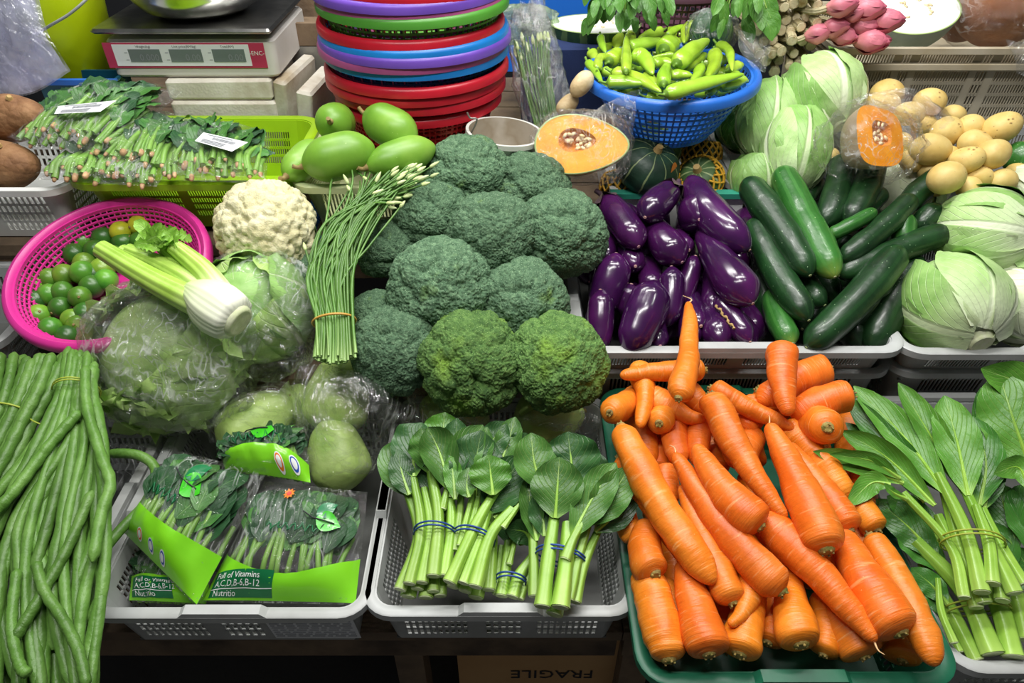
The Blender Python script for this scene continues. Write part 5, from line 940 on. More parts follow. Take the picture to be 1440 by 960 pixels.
# cardboard box under the table
t = thing('cardboard_box', 'brown cardboard box upside down on the floor under the table', 'box', (.055, .8, 0)); MB().box(-.102, .205, .665, .95, .0, .40).build('carton', m_card, t, smooth=False)
mb = MB(); Vc = PY(776, 952, .6638); text(mb, 'FRAGILE', .043, lambda x, y: (Vc[0] - x, .6638, Vc[2] + .026 - y), align='CENTER'); mb.build('lettering', m_ink, t, smooth=False)
# ---------------------------------------------------------------- cabbages
def scr(a, b, c): return nrm(arr(1, 0, 0) * a + UPV * b - FW * c)
def cab(label, x, y, Y, w, stem, mats, seed, tall=1., n=7, stemr=.24):
    c = PY(x, y, Y); return head('cabbage', label, 'cabbage', c, px2m(c, w) / 2 * .93, stem, mats, n, 'green cabbages', seed=seed, tall=tall, stemr=stemr)
cab('cabbage with cut stem down, at the front of the cabbage crate', 1340, 428, 1.11, 150, scr(.12, -.72, .62), [m_cab, m_cabd, m_cab], 41)
cab('cabbage with round cut stem facing out, above the front cabbage', 1386, 325, 1.24, 128, scr(.55, -.25, .7), [m_cab, m_cab, m_cabd], 42)
cab('whitish crinkled cabbage squeezed beside the front cabbage', 1436, 425, 1.13, 118, scr(.6, -.6, .2), [m_cabw, m_cab], 43)
cab('nearly white cabbage next to the potatoes', 1446, 272, 1.36, 84, scr(.6, -.6, .2), [m_cabw], 44)
cab('pale cabbage peeking out behind the cucumbers', 1272, 262, 1.47, 112, scr(.3, -.8, -.3), [m_cabw, m_cab], 45)
cab('blocky cabbage with a folded top, behind the bagged pumpkin wedge', 1156, 132, 1.62, 116, scr(.3, -.8, .3), [m_cab, m_cabd, m_cab], 46)
cab('tall pointed cabbage between squash box and pumpkin wedge', 1118, 212, 1.50, 100, scr(-.15, -.85, .1), [m_cab, m_cab, m_cabd], 47, 1.3)
cab('loose-leaved cabbage behind the tall pointed one', 1080, 168, 1.60, 92, scr(-.2, -.8, .1), [m_cabd, m_cab], 48, 1.3)
cab('flat cabbage leaf bundle next to the squash box corner', 1062, 250, 1.485, 78, scr(.2, -.7, -.2), [m_cabd, m_cab], 49)
cab('dark green cabbage in shade beside the blue bowl', 1046, 172, 1.66, 80, scr(.2, -.7, -.2), [m_mustd, m_cabd], 50)
# ---------------------------------------------------------------- potatoes
ZP = Zone(1.36, .93, 1.62, 1.02); rng = random.Random(3)
pots = [(985, 455, 145, 0, .03, 'potato at the top of the heap touching the film'), (890, 515, 130, 0, .03, 'potato under the pumpkin wedge film'), (770, 470, 150, 0, .0, ''), (1060, 590, 150, .5, .02, 'potato seen through the end of the film'), (985, 675, 175, 0, .04, 'large potato beside the pumpkin wedge'), (1165, 572, 118, .5, .03, 'round potato in the middle of the potato heap'), (1310, 572, 170, .4, .05, 'big oval potato at the far end of the heap'), (1190, 650, 145, -.4, .03, ''), (1150, 715, 150, .2, .05, ''), (1270, 695, 150, .5, .05, 'oval potato under the big oval one'), (1060, 800, 165, .3, .06, 'potato lying against the cucumber tip'), (1205, 800, 130, 0, .02, ''), (1160, 845, 110, 0, .03, ''), (1310, 815, 130, .2, .02, ''), (900, 725, 105, -.8, .01, ''), (1075, 700, 90, .2, .0, ''), (790, 425, 150, .2, .0, ''), (540, 700, 70, 1, -.02, ''), (505, 545, 80, 1, -.02, ''), (985, 765, 110, .3, .0, ''), (840, 640, 120, 0, -.02, ''), (1090, 520, 110, 0, -.01, ''), (1380, 780, 110, .3, .0, ''), (960, 560, 110, 0, -.01, ''), (1010, 850, 80, 0, .0, '')]
for i, (cx, cy, w, a, lf, lab) in enumerate(pots):
    c = ZP(1000 + .3125 * cx, .3125 * cy, lf); r = px2m(c, w * .3125) / 2 * .86; ax = scr(math.cos(a), math.sin(a), rng.uniform(-.3, .3)); t = thing('potato', lab or ('smooth yellow potato low in the heap beside the cabbages' if cy > 740 else ('smooth potato under the film of the pumpkin piece' if cx < 980 else 'smooth yellow potato amid the open part of the heap')), 'potato', c - arr(0, 0, r), 'potatoes in the heap')
    mb = MB(); elong(mb, c - ax * r * 1.2, c + ax * r * 1.2, r, [(0, .95), (.5, 1), (1, .95)], n=20, k=22, rough=.004, seed=i, e0=.45, e1=.5, freq=16); mb.build('tuber', m_pot, t)
    mb = MB(); 
    for q in range(3):
        d = nrm(scr(rng.uniform(-.7, .7), rng.uniform(-.5, .8), .8)); d = d - ax * np.dot(d, ax) * .5; e = c + nrm(d) * r * .985; B3 = basis(d); mb.add([e + B3[:, 0] * .0035, e + B3[:, 1] * .0015, e - B3[:, 0] * .0035, e - B3[:, 1] * .0015, e + d * .0008], [[0, 1, 4], [1, 2, 4], [2, 3, 4], [3, 0, 4]])
    o = mb.build('eye', m_cork, t); o['kind'] = 'stuff'
# ---------------------------------------------------------------- half gourds
def half(name, label, cat, c, X, Yv, depth, cut, skin, flesh, taper=0., cav=.4, pulp=True, ns=14, seed=0, rind=None, cavoff=(0, 0), sqz=2., seeds=m_seed):
    """cut gourd: face spanned by half axes X, Yv (vectors) with its open side along cut, body behind it"""
    X = np.asarray(X, float); Yv = np.asarray(Yv, float); cut = nrm(cut); t = thing(name, label, cat, c - arr(0, 0, np.linalg.norm(Yv) * .8)); K_ = 48; th = np.linspace(0, 2 * math.pi, K_, endpoint=False)
    pw = lambda v: np.sign(v) * np.abs(v) ** (2 / sqz); ox, oy = pw(np.cos(th)), pw(np.sin(th)); oy = oy * (1 - taper * ox)
    ring = lambda f, d: c + (X * ox[:, None] + Yv * oy[:, None]) * f - cut * d
    ps = np.linspace(0, math.pi / 2, 14); MB().grid(np.array([ring(max(.01, math.cos(p)), depth * math.sin(p)) for p in ps]), True, flip=True).build('skin', skin, t)
    cx = X * cavoff[0] + Yv * cavoff[1]; rows = []
    for f in np.linspace(1, cav, 8): rows.append(ring(f, 0) + cx * (1 - (f - cav) / (1 - cav)))
    MB().grid(np.array(rows), True, flip=False).build('flesh', flesh, t)
    if rind:
        MB().grid(np.array([ring(1.003, .001), ring(1.003, -.0008), ring(.965, -.0008)]), True, flip=False).build('rind_edge', rind, t)
    rs = random.Random(seed)
    if pulp:
        rows = []
        for k, f in enumerate(np.linspace(cav, .01, 9)):
            dd = depth * .28 * math.sin(k / 8 * math.pi / 2); R = ring(f, dd) + cx; rows.append(R + cut * (vnoise(R * 90, seed) * .004 * (1 if k else 0))[:, None])
        MB().grid(np.array(rows), True).build('pulp', m_pulp, t)
        for k in range(ns):
            a = rs.uniform(0, 6.28); f = cav * math.sqrt(rs.random()) * .8; p = c + cx + X * f * math.cos(a) + Yv * f * math.sin(a) - cut * depth * .28 * (1 - f / cav) * .8; d = nrm(X * rs.uniform(-1, 1) + Yv * rs.uniform(-1, 1)); B3 = basis(cut, d)
            mb = MB(); V, F = icos(1); mb.add((V * arr(.0075, .0042, .0016)) @ B3.T + p + cut * .002, F); mb.build('seed', seeds, t)
    else:
        MB().grid(np.array([ring(f, 0) + cx for f in np.linspace(cav, .005, 6)]), True).build('core', flesh, t)
        for k in range(ns):
            a = rs.uniform(0, 6.28); f = .25 + .2 * rs.random(); p = c + cx + X * f * math.cos(a) + Yv * f * math.sin(a); B3 = basis(cut, nrm(X * rs.uniform(-1, 1) + Yv * rs.uniform(-1, 1))); V, F = icos(1); mb = MB(); mb.add((V * arr(.007, .0035, .0015)) @ B3.T + p + cut * .0005, F); mb.build('seed', seeds, t)
    return t
c = PY(818, 203, 1.40); s = px2m(c, 1); cut = scr(-.10, .05, 1.); X = nrm(arr(1, 0, 0) * 1 + UPV * -.06); X = X - cut * np.dot(X, cut); Yv = np.cross(cut, X)
half('pumpkin_half', 'halved pumpkin showing yellow flesh and seeds, in film above the broccoli', 'pumpkin', c, X * 67 * s, Yv * 42 * s, .085, cut, m_pskin, m_fleshy, .25, .40, True, 22, 4, m_waxrind, (-.10, .14))
c2 = c - cut * .02; Bm = np.stack([X * 72 * s, Yv * 50 * s, cut * .075], 1); bag('plastic_bag', 'tight clear film around the halved pumpkin', c2, Bm, 31, m_film2, .06, 2.6)
sheet('plastic_bag', 'twisted loose end of the pumpkin film against the blue bowl', [PS(1.42, (790, 165, 0), (835, 150, .0), (880, 130, 0), (905, 125, .02)), PS(1.40, (800, 175, 0), (840, 165, -.01), (885, 150, 0), (895, 160, .02)), PS(1.40, (820, 180, 0), (850, 178, 0), (880, 180, 0), (890, 200, 0))], 33, m_film, .006, 36)
c = PY(1238, 192, 1.37); s = px2m(c, 1); cut = scr(.32, .1, .9); X = arr(1, 0, 0) - cut * cut[0]; X = nrm(X); Yv = np.cross(cut, X)
half('pumpkin_wedge', 'thick pumpkin piece with deep orange flesh, in a bag on potatoes', 'pumpkin', c, X * 42 * s, Yv * 43 * s, .085, cut, m_pskin2, m_flesh, .08, .42, True, 12, 5, None, (.08, .12), 3.2)
bag('plastic_bag', 'clear bag around the orange pumpkin piece', c - cut * .04 + X * .012, np.stack([X * 76 * s, Yv * 52 * s, cut * .085], 1), 36, m_film2, .12, 2.2)
sheet('plastic_bag', 'loose film tail of the pumpkin bag over the potatoes', [PS(1.45, (1190, 140, 0), (1240, 128, 0), (1290, 125, 0), (1330, 150, 0)), PS(1.38, (1265, 165, 0), (1285, 160, -.03), (1315, 160, -.02), (1345, 165, 0)), PS(1.36, (1275, 200, 0), (1290, 195, -.02), (1310, 185, -.01), (1330, 180, 0))], 37, m_film, .005, 36)
# ---------------------------------------------------------------- squashes in the white box
def squash(label, x, y, Y, w, ax, mt, ribs=10, net=False, orange=None, flat=.8, name='squash'):
    c = PY(x, y, Y); r = px2m(c, w) / 2; ax = nrm(ax); t = thing(name, label, 'squash', c - arr(0, 0, r * .9)); n, k = 22, 60; ph = np.linspace(-math.pi / 2, math.pi / 2, n)[:, None]; th = np.linspace(0, 2 * math.pi, k, endpoint=False)[None]; B3 = basis(ax)
    rr = r * (1 - .045 * np.abs(np.sin(th * ribs / 2)) ** .5 * 0 + .03 * np.abs(np.cos(th * ribs / 2)) * np.cos(ph)); dip = .16 * np.exp(-((np.abs(ph) - math.pi / 2) / .35) ** 2)
    L = np.stack([rr * np.cos(ph) * np.cos(th), rr * np.cos(ph) * np.sin(th), r * flat * (np.sin(ph) - np.sign(ph) * dip) + 0 * th], -1); MB().grid(L @ B3.T + c, True).build('skin', mt, t)
    top = c + ax * r * flat * .82; MB().sweep([top, top + ax * .012, top + ax * .016], [.011, .008, .0075], 9).build('stem', m_cork, t)
    if orange is not None:
        d = nrm(orange); V = []; Bo = basis(d); G = np.array([[c + (r * 1.012) * nrm(d + Bo[:, 0] * .42 * f * math.cos(a) * .6 + Bo[:, 1] * .42 * f * math.sin(a)) * (1 - (1 - flat) * abs(np.dot(d, ax))) for a in np.linspace(0, 6.283, 17)[:-1]] for f in np.linspace(1, .02, 6)]); MB().grid(G, True).build('ground_spot', m_kabo, t)
    if net:
        mb = MB(); N_ = 15
        for sgn in (1, -1):
            for i in range(N_):
                a = np.linspace(-1.15, .75, 20); az = 2 * math.pi * i / N_ + sgn * a * .75; q = np.stack([np.cos(a) * np.cos(az), np.cos(a) * np.sin(az), np.sin(a)], 1) * arr(1, 1, flat + .12) * r * 1.05; mb.sweep(q @ B3.T + c, .0026, 5)
        mb.build('foam_net', m_net, t)
squash('dark green kabocha squash with orange patch and cream lines', 911, 234, 1.49, 90, scr(.25, .45, .75), m_kab, 10, orange=scr(.75, -.35, .45)); squash('striped green squash behind the dark kabocha', 922, 205, 1.60, 76, scr(.5, .7, .2), m_kabg, 10, orange=scr(-.45, .75, .4))
squash('squash in yellow foam net next to the curved eggplant', 984, 252, 1.505, 64, scr(-.35, .35, .8), m_kabg, 10, True); squash('dark squash in yellow foam net against the box wall', 986, 216, 1.63, 54, scr(.1, .9, .3), m_kab, 10, True); squash('squash in yellow foam net under the pumpkin half', 874, 262, 1.51, 58, scr(-.1, .8, .4), m_kab, 10, True)
# ---------------------------------------------------------------- blue bowl of green chillies
bn = nrm((-.03, -.02, 1)); bc = arr(.352, 1.60, 1.083); round_basket('bowl_basket', 'blue lattice plastic bowl heaped with green chillies', bc - bn * .128, .176, .10, .128, m_blue, 64, 8, rim=.016, tilt=bn, bar=.0024, rimw=.018, cat='basket')
peps = [(p, w, l, '') for p, w, l in (([(330, 300 + 0), (420, 330), (520, 345)], 62, -.012), ([(560, 240), (640, 260), (740, 240)], 62, -.012), ([(780, 260), (840, 300), (930, 310)], 62, -.012), ([(640, 330), (720, 380), (820, 390)], 62, -.012), ([(400, 200), (480, 260), (560, 290)], 62, -.012), ([(880, 330), (930, 350), (1000, 330)], 62, -.01), ([(480, 400), (600, 410), (700, 430)], 62, -.01), ([(600, 180), (680, 160), (760, 170)], 62, -.01), ([(820, 170), (880, 190), (940, 230)], 60, -.01), ([(340, 250), (380, 230), (440, 190)], 60, -.01), ([(880, 420), (930, 410), (1000, 390)], 56, -.005), ([(370, 400), (440, 420), (520, 440)], 56, -.005))] + [([(645, 440), (800, 400), (1015, 345)], 66, .05, 'largest light green chilli lying across the front of the blue bowl'), ([(700, 300), (770, 240), (850, 185)], 78, .05, 'broad light green chilli slanting in mid bowl'), ([(475, 222), (560, 205), (650, 190)], 58, .03, ''), ([(465, 335), (464, 250), (466, 165)], 46, .055, 'chilli standing with its tip straight up'), ([(490, 262), (550, 275), (590, 345)], 72, .04, ''), ([(285, 288), (315, 325), (355, 385)], 38, .03, 'thin chilli hanging at the bowl rim by the pumpkin'), ([(330, 325), (340, 275), (378, 252)], 40, .035, ''), ([(385, 290), (420, 262), (460, 235)], 72, .03, ''), ([(640, 235), (668, 210), (705, 190)], 90, .03, ''), ([(765, 115), (750, 150), (735, 200)], 58, .03, ''), ([(655, 165), (700, 135), (755, 120)], 32, .03, ''), ([(875, 240), (880, 300), (845, 365)], 62, .05, ''), ([(890, 205), (945, 240), (960, 330)], 42, .05, 'curled chilli at the side of the blue bowl facing the mint'), ([(400, 335), (520, 370), (630, 430)], 58, .035, ''), ([(375, 385), (450, 385), (550, 392)], 62, .035, ''), ([(640, 395), (640, 350), (660, 295)], 62, .045, ''), ([(670, 352), (720, 350), (775, 352)], 48, .03, ''), ([(815, 310), (800, 350), (770, 385)], 50, .035, ''), ([(730, 315), (790, 280), (840, 250)], 60, .03, ''), ([(345, 170), (355, 210), (370, 245)], 36, .03, ''), ([(430, 160), (430, 200), (425, 235)], 56, .01, ''), ([(630, 145), (570, 165), (520, 185)], 52, .02, ''), ([(690, 262), (650, 262), (570, 275)], 36, .03, ''), ([(300, 245), (315, 260), (330, 290)], 46, .02, ''), ([(355, 330), (385, 340), (420, 345)], 42, .02, ''), ([(900, 400), (960, 390), (1030, 370)], 60, .03, ''), ([(940, 330), (980, 310), (1010, 300)], 50, .03, ''), ([(850, 430), (880, 400), (900, 380)], 50, .03, ''), ([(560, 450), (600, 455), (650, 450)], 44, .01, ''), ([(480, 160), (490, 190), (480, 230)], 46, .02, ''), ([(800, 200), (850, 230), (905, 240)], 54, .015, ''), ([(590, 300), (640, 290), (700, 300)], 46, .02, ''), ([(870, 280), (910, 280), (930, 270)], 50, .02, ''), ([(560, 350), (590, 400), (640, 425)], 60, .02, ''), ([(780, 430), (830, 430), (880, 425)], 50, .01, ''), ([(690, 390), (740, 395), (800, 400)], 60, .0, ''), ([(420, 430), (480, 420), (540, 425)], 50, .01, ''), ([(500, 320), (540, 310), (600, 320)], 60, .0, ''), ([(700, 200), (740, 230), (760, 280)], 60, .0, ''), ([(400, 320), (450, 300), (520, 300)], 60, .0, ''), ([(840, 350), (880, 370), (930, 360)], 60, .01, ''), ([(960, 350), (985, 365), (1035, 380)], 50, .02, '')]
PEPP = [(0, .55), (.08, .9), (.25, 1), (.6, .85), (.85, .55), (1, .2)]
for i, (pts, w, lf, lab) in enumerate(peps):
    P = np.array([PP(740 + .302 * x, .302 * y, bc + bn * (lf - .02), bn) for x, y in pts]); Q = bez(P, 24); r = px2m(P[1], w * .302) / 2 * 1.12; s = (1 - np.cos(np.linspace(0, math.pi, 24))) / 2; Q = np.stack([np.interp(s, np.linspace(0, 1, 24), Q[:, k]) for k in range(3)], 1)
    lab = lab or ('buried chilli low in the blue bowl' if lf < .012 else ('light green chilli near the bowl rim facing the pumpkin half' if pts[1][1] > 320 and pts[1][0] < 620 else ('light green chilli near the bowl rim facing the cabbages' if pts[1][0] > 840 else ('light green chilli at the far side of the bowl under herbs' if pts[1][1] < 215 else 'light green chilli in the middle of the heap in the bowl'))))
    t = thing('green_chilli', lab, 'chilli', P[1] - arr(0, 0, r), 'green chillies in the blue bowl')
    R = np.interp(s, [a for a, b in PEPP], [b for a, b in PEPP]) * np.sqrt(np.clip(1 - (1 - np.clip(s / .08, 0, 1)) ** 2, .002, 1)) * np.sqrt(np.clip(1 - (1 - np.clip((1 - s) / .05, 0, 1)) ** 2, .002, 1)); R = R * r * (1 + .05 * np.sin(s * 14 + i))
    mb = MB(); mb.sweep(Q, R, 16, cap=False, prof=[(math.cos(a) * (1 + .07 * math.cos(3 * a)), math.sin(a) * (1 + .07 * math.cos(3 * a))) for a in np.linspace(0, 2 * math.pi, 16, endpoint=False)]); mb.build('pod', m_pep, t)
    d = nrm(Q[0] - Q[3]); mb = MB(); mb.sweep(bez([Q[0] + d * -.003, Q[0] + d * .004, Q[0] + d * .018 + arr(0, 0, .004)], 8), [r * .62, r * .5, r * .3, .003, .0028, .0026, .0026, .003], 8); mb.build('stem', m_pepst, t)
for k, (x, y, w, a) in enumerate(((818, 118, 32, .9), (798, 147, 28, .7))):
    c = PY(x, y, 1.52); r = px2m(c, w) / 2; ax = scr(math.cos(a), math.sin(a), 0); t = tag(MB().build if 0 else (lambda mb: (elong(mb, c - ax * r * 1.3, c + ax * r * 1.3, r, [(0, .9), (1, .9)], rough=.003, e0=.45, e1=.45, seed=k), mb.build('tan_tuber', m_tuber))[1])(MB()), ('tan tuber wedged between blue bowl and navy cloth', 'tan tuber lying right behind the pumpkin half')[k], 'tuber')
# ---------------------------------------------------------------- stacked round baskets
cx0, cy0 = -.217, 1.66
stack = [(176, m_red, .192, 'lowest red round basket in the stack'), (158, m_red, .198, 'second red round basket from the bottom of the stack'), (146, m_red, .203, 'third red round basket from the bottom of the stack'), (133, m_red, .207, 'fourth red round basket, just under the blue lattice basket'), (108, m_dblue, .205, 'dark blue round basket with lattice side showing'), (99, m_magenta, .209, 'mauve round basket between dark blue and purple'), (90, m_purple, .212, 'purple round basket right below the bright blue rim'), (79, m_blue2, .208, 'bright blue round basket just under a red rim'), (66, m_red, .204, 'red round basket just under the green one'), (35, m_gbask, .207, 'green round basket with lattice side showing'), (25, m_magenta, .203, 'mauve round basket above the green one'), (14, m_purple, .206, 'purple round basket on top of the upper mauve one'), (0, m_red, .20, 'topmost red round basket')]
for i, (yy, mt, R, lab) in enumerate(stack):
    zr = PY(583, yy - 4, cy0 - R)[2]; h = .11; deep = i in (0, 4, 9)
    round_basket('round_basket', lab, (cx0 + .004 * math.sin(i * 2.2), cy0, zr - h), R - .014, R - .050, h, mt, 84 if deep else 48, 9 if deep else 5, rim=.015, bar=.0021, rimw=.015, group='stacked round baskets', base=deep, rim_m=m_blue2 if i == 4 else None)
# ---------------------------------------------------------------- papayas
ZM = Zone(1.31, .985, 1.6, 1.02); rng = random.Random(2)
for i, (x0, y0, x1, y1, w, l0, l1, lab) in enumerate([(473, 162, 468, 185, 56, .07, .03, 'round-looking green papaya with its stem pointing out'), (425, 234, 527, 206, 66, .025, .04, 'large green papaya lying at the basket front'), (514, 160, 584, 198, 58, .05, .03, 'green papaya with a twisted stem at the back of the basket'), (515, 236, 612, 206, 50, .02, .02, 'green papaya beside the broccoli, partly behind chives'), (402, 248, 452, 204, 48, .005, .005, 'green papaya tucked against the basket side wall')]):
    p0 = ZM(x0, y0, l0); p1 = ZM(x1, y1, l1); r = px2m((p0 + p1) / 2, w) / 2; ax = nrm(p1 - p0)
    if i == 0: ax = scr(-.05, .25, -.9); p0 = PY(474, 164, 1.43); p0 = PY(471, 172, 1.46) - ax * r * 1.3; p1 = p0 + ax * r * 2.6
    t = thing('green_papaya', lab, 'papaya', (p0 + p1) / 2 - arr(0, 0, r), 'green papayas in the pale basket'); mb = MB(); elong(mb, p0, p1, r, [(0, .72), (.3, .95), (.6, 1), (.85, .9), (1, .7)], n=24, k=24, rough=.002, seed=i, e0=.3, e1=.35); mb.build('fruit', m_mango, t)
    MB().sweep(bez([p0 + ax * .003, p0 - ax * .008, p0 - ax * .018 + arr(0, 0, .006)], 6), [.008, .006, .0045, .004, .004, .0045], 8).build('stem', m_nub, t)
# ---------------------------------------------------------------- melons, bin, tub, plastic bags at the left
for x, y, hw, hh, Y, lab in ((14, 166, 62, 34, 1.42, 'brown netted melon, upper of the pair, beside bagged greens'), (0, 232, 62, 36, 1.34, 'brown netted melon, lower of the pair, on the off-white crate')):
    c = PY(x, y, Y); r = px2m(c, hh); L = px2m(c, hw); ax = scr(1, -.05, .25); t = thing('netted_melon', lab, 'melon', c - arr(0, 0, r)); mb = MB(); elong(mb, c - ax * L, c + ax * L, r, [(0, .9), (.5, 1), (1, .9)], n=26, k=28, rough=.003, e0=.5, e1=.5, seed=int(y)); mb.build('fruit', m_melon, t); e = c + ax * L * .35 + scr(0, .6, .8) * r * .95; MB().sweep([e - nrm(e - c) * .002, e + nrm(e - c) * .004], [.007, .004], 10).build('blossom_scar', m_cork, t)
c = PY(112, 108, 1.78); rb = px2m(c, 54); t = thing('pail', 'yellow-green plastic pail with a grey bail handle', 'pail', (c[0], c[1], c[2])); A_ = np.linspace(0, 2 * math.pi, 48, endpoint=False); ring = lambda r, z: np.stack([c[0] + r * np.cos(A_), c[1] + r * np.sin(A_), np.full(48, c[2] + z)], 1)
MB().grid(np.array([ring(.002, 0), ring(rb * .92, 0), ring(rb, .008), ring(rb * 1.25, .24), ring(rb * 1.25 - .003, .24), ring(rb - .003, .01), ring(.002, .01)]), True, flip=False).build('body', m_binlime, t, angle=40)
MB().grid(np.array([ring(rb * 1.25, .232), ring(rb * 1.33, .234), ring(rb * 1.33, .246), ring(rb * 1.24, .248), ring(rb * 1.25, .232)]), True).build('rim', m_binlime, t, angle=40)
P = [PY(50, 48, 1.62), PY(72, 35, 1.60), PY(100, 18, 1.60), PY(128, -8, 1.63), PY(150, -40, 1.75)]; MB().sweep(bez(P, 20), .005, 8, sq=.6).build('handle', m_grey2, t)
ct = PY(104, 140, 1.63); tb = thing('tub', 'petrol blue plastic tub behind the bagged amaranth', 'tub', (ct[0], 1.72, .84))
x0, x1 = PY(52, 112, 1.63)[0], PY(160, 112, 1.63)[0]; zt = PY(100, 113, 1.63)[2]
for (a, b, c_, d) in ((x0, x1, 1.63, 1.636), (x0, x1, 1.70, 1.706), (x0, x0 + .006, 1.636, 1.70), (x1 - .006, x1, 1.636, 1.70)): MB().box(a, b, c_, d, .84, zt).build('side', m_tub, tb, smooth=False)
MB().box(x0 + .006, x1 - .006, 1.636, 1.70, .84, .845).build('base', m_tub, tb, smooth=False); MB().box(x0 - .008, x1 + .008, 1.62, 1.631, zt - .008, zt + .004).build('rim', m_blue, tb, smooth=False)
for k in range(4):
    o = .012 * k; sheet('plastic_bag', 'clear lilac plastic bag in the hanging pack by the yellow-green pail', [PS(1.52 + o, (-30, -40, 0), (20, -40, .0), (48 - 4 * k, -30, 0)), PS(1.50 + o, (-30, 40, 0), (20, 35, -.01), (66 - 3 * k, 45, 0)), PS(1.48 + o, (-30, 135 - 4 * k, 0), (40, 134 - 3 * k, .0), (97 - 3 * k, 100 - k, 0))], 50 + k, m_filmp, .005, 36, group='hanging plastic bags')
# ---------------------------------------------------------------- bagged amaranth bunches
ZK = Zone(1.29, .985, 1.6, 1.045)
def pack(label, glabel, px, th, seed, tagq=None, ns=20, nl=24):
    ns = int(ns * 1.7); nl = int(nl * 2.2)
    Q = [ZK(x, y, l) for x, y, l in px]; rs = random.Random(seed); nr = nrm(np.cross(Q[1] - Q[0], Q[0] - Q[3])); base = sum(Q) / 4; n = 24
    def S(u, v, off=0.):
        p = (Q[0] * (1 - u) + Q[1] * u) * (1 - v) + (Q[3] * (1 - u) + Q[2] * u) * v; h = th * (1 - abs(2 * u - 1) ** 4) * (1 - abs(2 * v - 1) ** 5); w = .004 * float(1 - 2 * abs(vnoise(arr(u * 5 + seed, v * 5, 1.), seed))) + .0025 * float(1 - 2 * abs(vnoise(arr(u * 14 + seed, v * 12, 3.), seed))); return p + nr * (h + off + w)
    g = thing('amaranth_bunch', glabel, 'leafy greens', base, 'bunches of amaranth')
    for k in range(ns):
        u = .04 + .92 * (k + rs.uniform(-.4, .4)) / (ns - 1); ve = rs.uniform(.82, .985); o = rs.uniform(-.016, -.004); P = bez([S(u, ve, o), S(u + rs.uniform(-.03, .03), .72, o), S(u + rs.uniform(-.08, .08), .4, o)], 9); mb = MB(); mb.sweep(P, np.linspace(.0055, .0035, 9) * rs.uniform(.8, 1.3), 7); st = mb.build('stem', m_spst, g)
        if k % 2 == 0: d = nrm(P[0] - P[1]); mb = MB(); elong(mb, P[0] - d * .010, P[0] + d * rs.uniform(.004, .012), rs.uniform(.004, .0068), [(0, .7), (.5, 1), (1, .6)], n=9, k=9, rough=.001, seed=k); mb.build('root_end', m_pinkroot, st)
    for k in range(nl):
        u = rs.uniform(.05, .95); v0 = rs.uniform(.25, .74); v1 = max(.02, v0 - rs.uniform(.2, .35)); u1 = min(.97, max(.03, u + rs.uniform(-.15, .15))); o = -.004 - .01 * rs.random(); mb = MB(); leaf(mb, [S(u, v0, o), S((u + u1) / 2, (v0 + v1) / 2, o + .004), S(u1, v1, o)], rs.uniform(.018, .03), nr + arr(rs.uniform(-.4, .4), 0, 0), rs.uniform(-.2, .3), .1, seed=k, n=9, nu=7); mb.build('leaf', m_spinl if rs.random() < .8 else m_spin, g)
    t = thing('clear_produce_bag', label, 'plastic bag', base - arr(0, 0, .01), 'clear bags of amaranth'); G = np.array([[S(i / n, j / n) for i in range(n + 1)] for j in range(n + 1)]); Gb = np.array([[S(i / n, j / n) * 0 + (Q[0] * (1 - i / n) + Q[1] * i / n) * (1 - j / n) + (Q[3] * (1 - i / n) + Q[2] * i / n) * j / n - nr * .01 for i in range(n + 1)] for j in range(n + 1)]); MB().grid(G, flip=True).grid(Gb).build('film', m_film2, t)
    if tagq:
        c4 = [np.array(q, float) for q in tagq]; f = lambda a, b: (lambda x, y: ZK(x, y, 0))(*(((c4[0] * (1 - a) + c4[1] * a) * (1 - b) + (c4[3] * (1 - a) + c4[2] * a) * b)))
        ofs = nr * (th + .012); LB = np.array([[f(i / 6, j / 3) for i in range(7)] for j in range(4)]); zl = lambda x, y: ZK(x, y, th + .014 + sum(q[2] for q in px) / 4); ff = lambda a, b, o=0.: zl(*((c4[0] * (1 - a) + c4[1] * a) * (1 - b) + (c4[3] * (1 - a) + c4[2] * a) * b)) + nr * o
        lo = MB().grid(np.array([[ff(i / 6, j / 3) for i in range(7)] for j in range(4)]), flip=True).build('price_label', m_paper, t)
        mb = MB(); x = .3
        while x < .82: w = rs.uniform(.006, .018); mb.grid(np.array([[ff(x, .25, .001), ff(x + w, .25, .001)], [ff(x, .5, .001), ff(x + w, .5, .001)]])); x += w + rs.uniform(.007, .016)
        for yy in (.12, .62, .74, .86): mb.grid(np.array([[ff(.12, yy, .001), ff(.7, yy, .001)], [ff(.12, yy + .05, .001), ff(.7, yy + .05, .001)]]))
        o = mb.build('barcode', m_greyink, lo); o['kind'] = 'stuff'
pack('clear bag of amaranth on top with a slanted price label', 'amaranth bunch in the topmost clear bag', [(118, 116, .05), (256, 122, .04), (150, 214, .045), (12, 196, .04)], .03, 201, [(82, 149), (164, 141), (141, 157), (76, 160)], 22, 28)
pack('clear bag of amaranth with a price label at the basket corner', 'amaranth bunch in the bag at the basket corner', [(252, 170, .02), (378, 186, .02), (372, 252, .025), (222, 246, .03)], .028, 202, [(286, 186), (349, 200), (326, 213), (274, 198)], 22, 26)
pack('clear bag of amaranth squeezed between the two labelled bags', 'amaranth bunch between the two labelled bags', [(190, 165, .02), (268, 160, .015), (228, 234, .03), (140, 226, .03)], .022, 203, None, 14, 14)
pack('clear bag of amaranth at the bottom with root ends over the rim', 'amaranth bunch in the bottom clear bag', [(95, 205, .0), (250, 205, .0), (218, 256, .018), (50, 246, .018)], .02, 204, None, 20, 12)
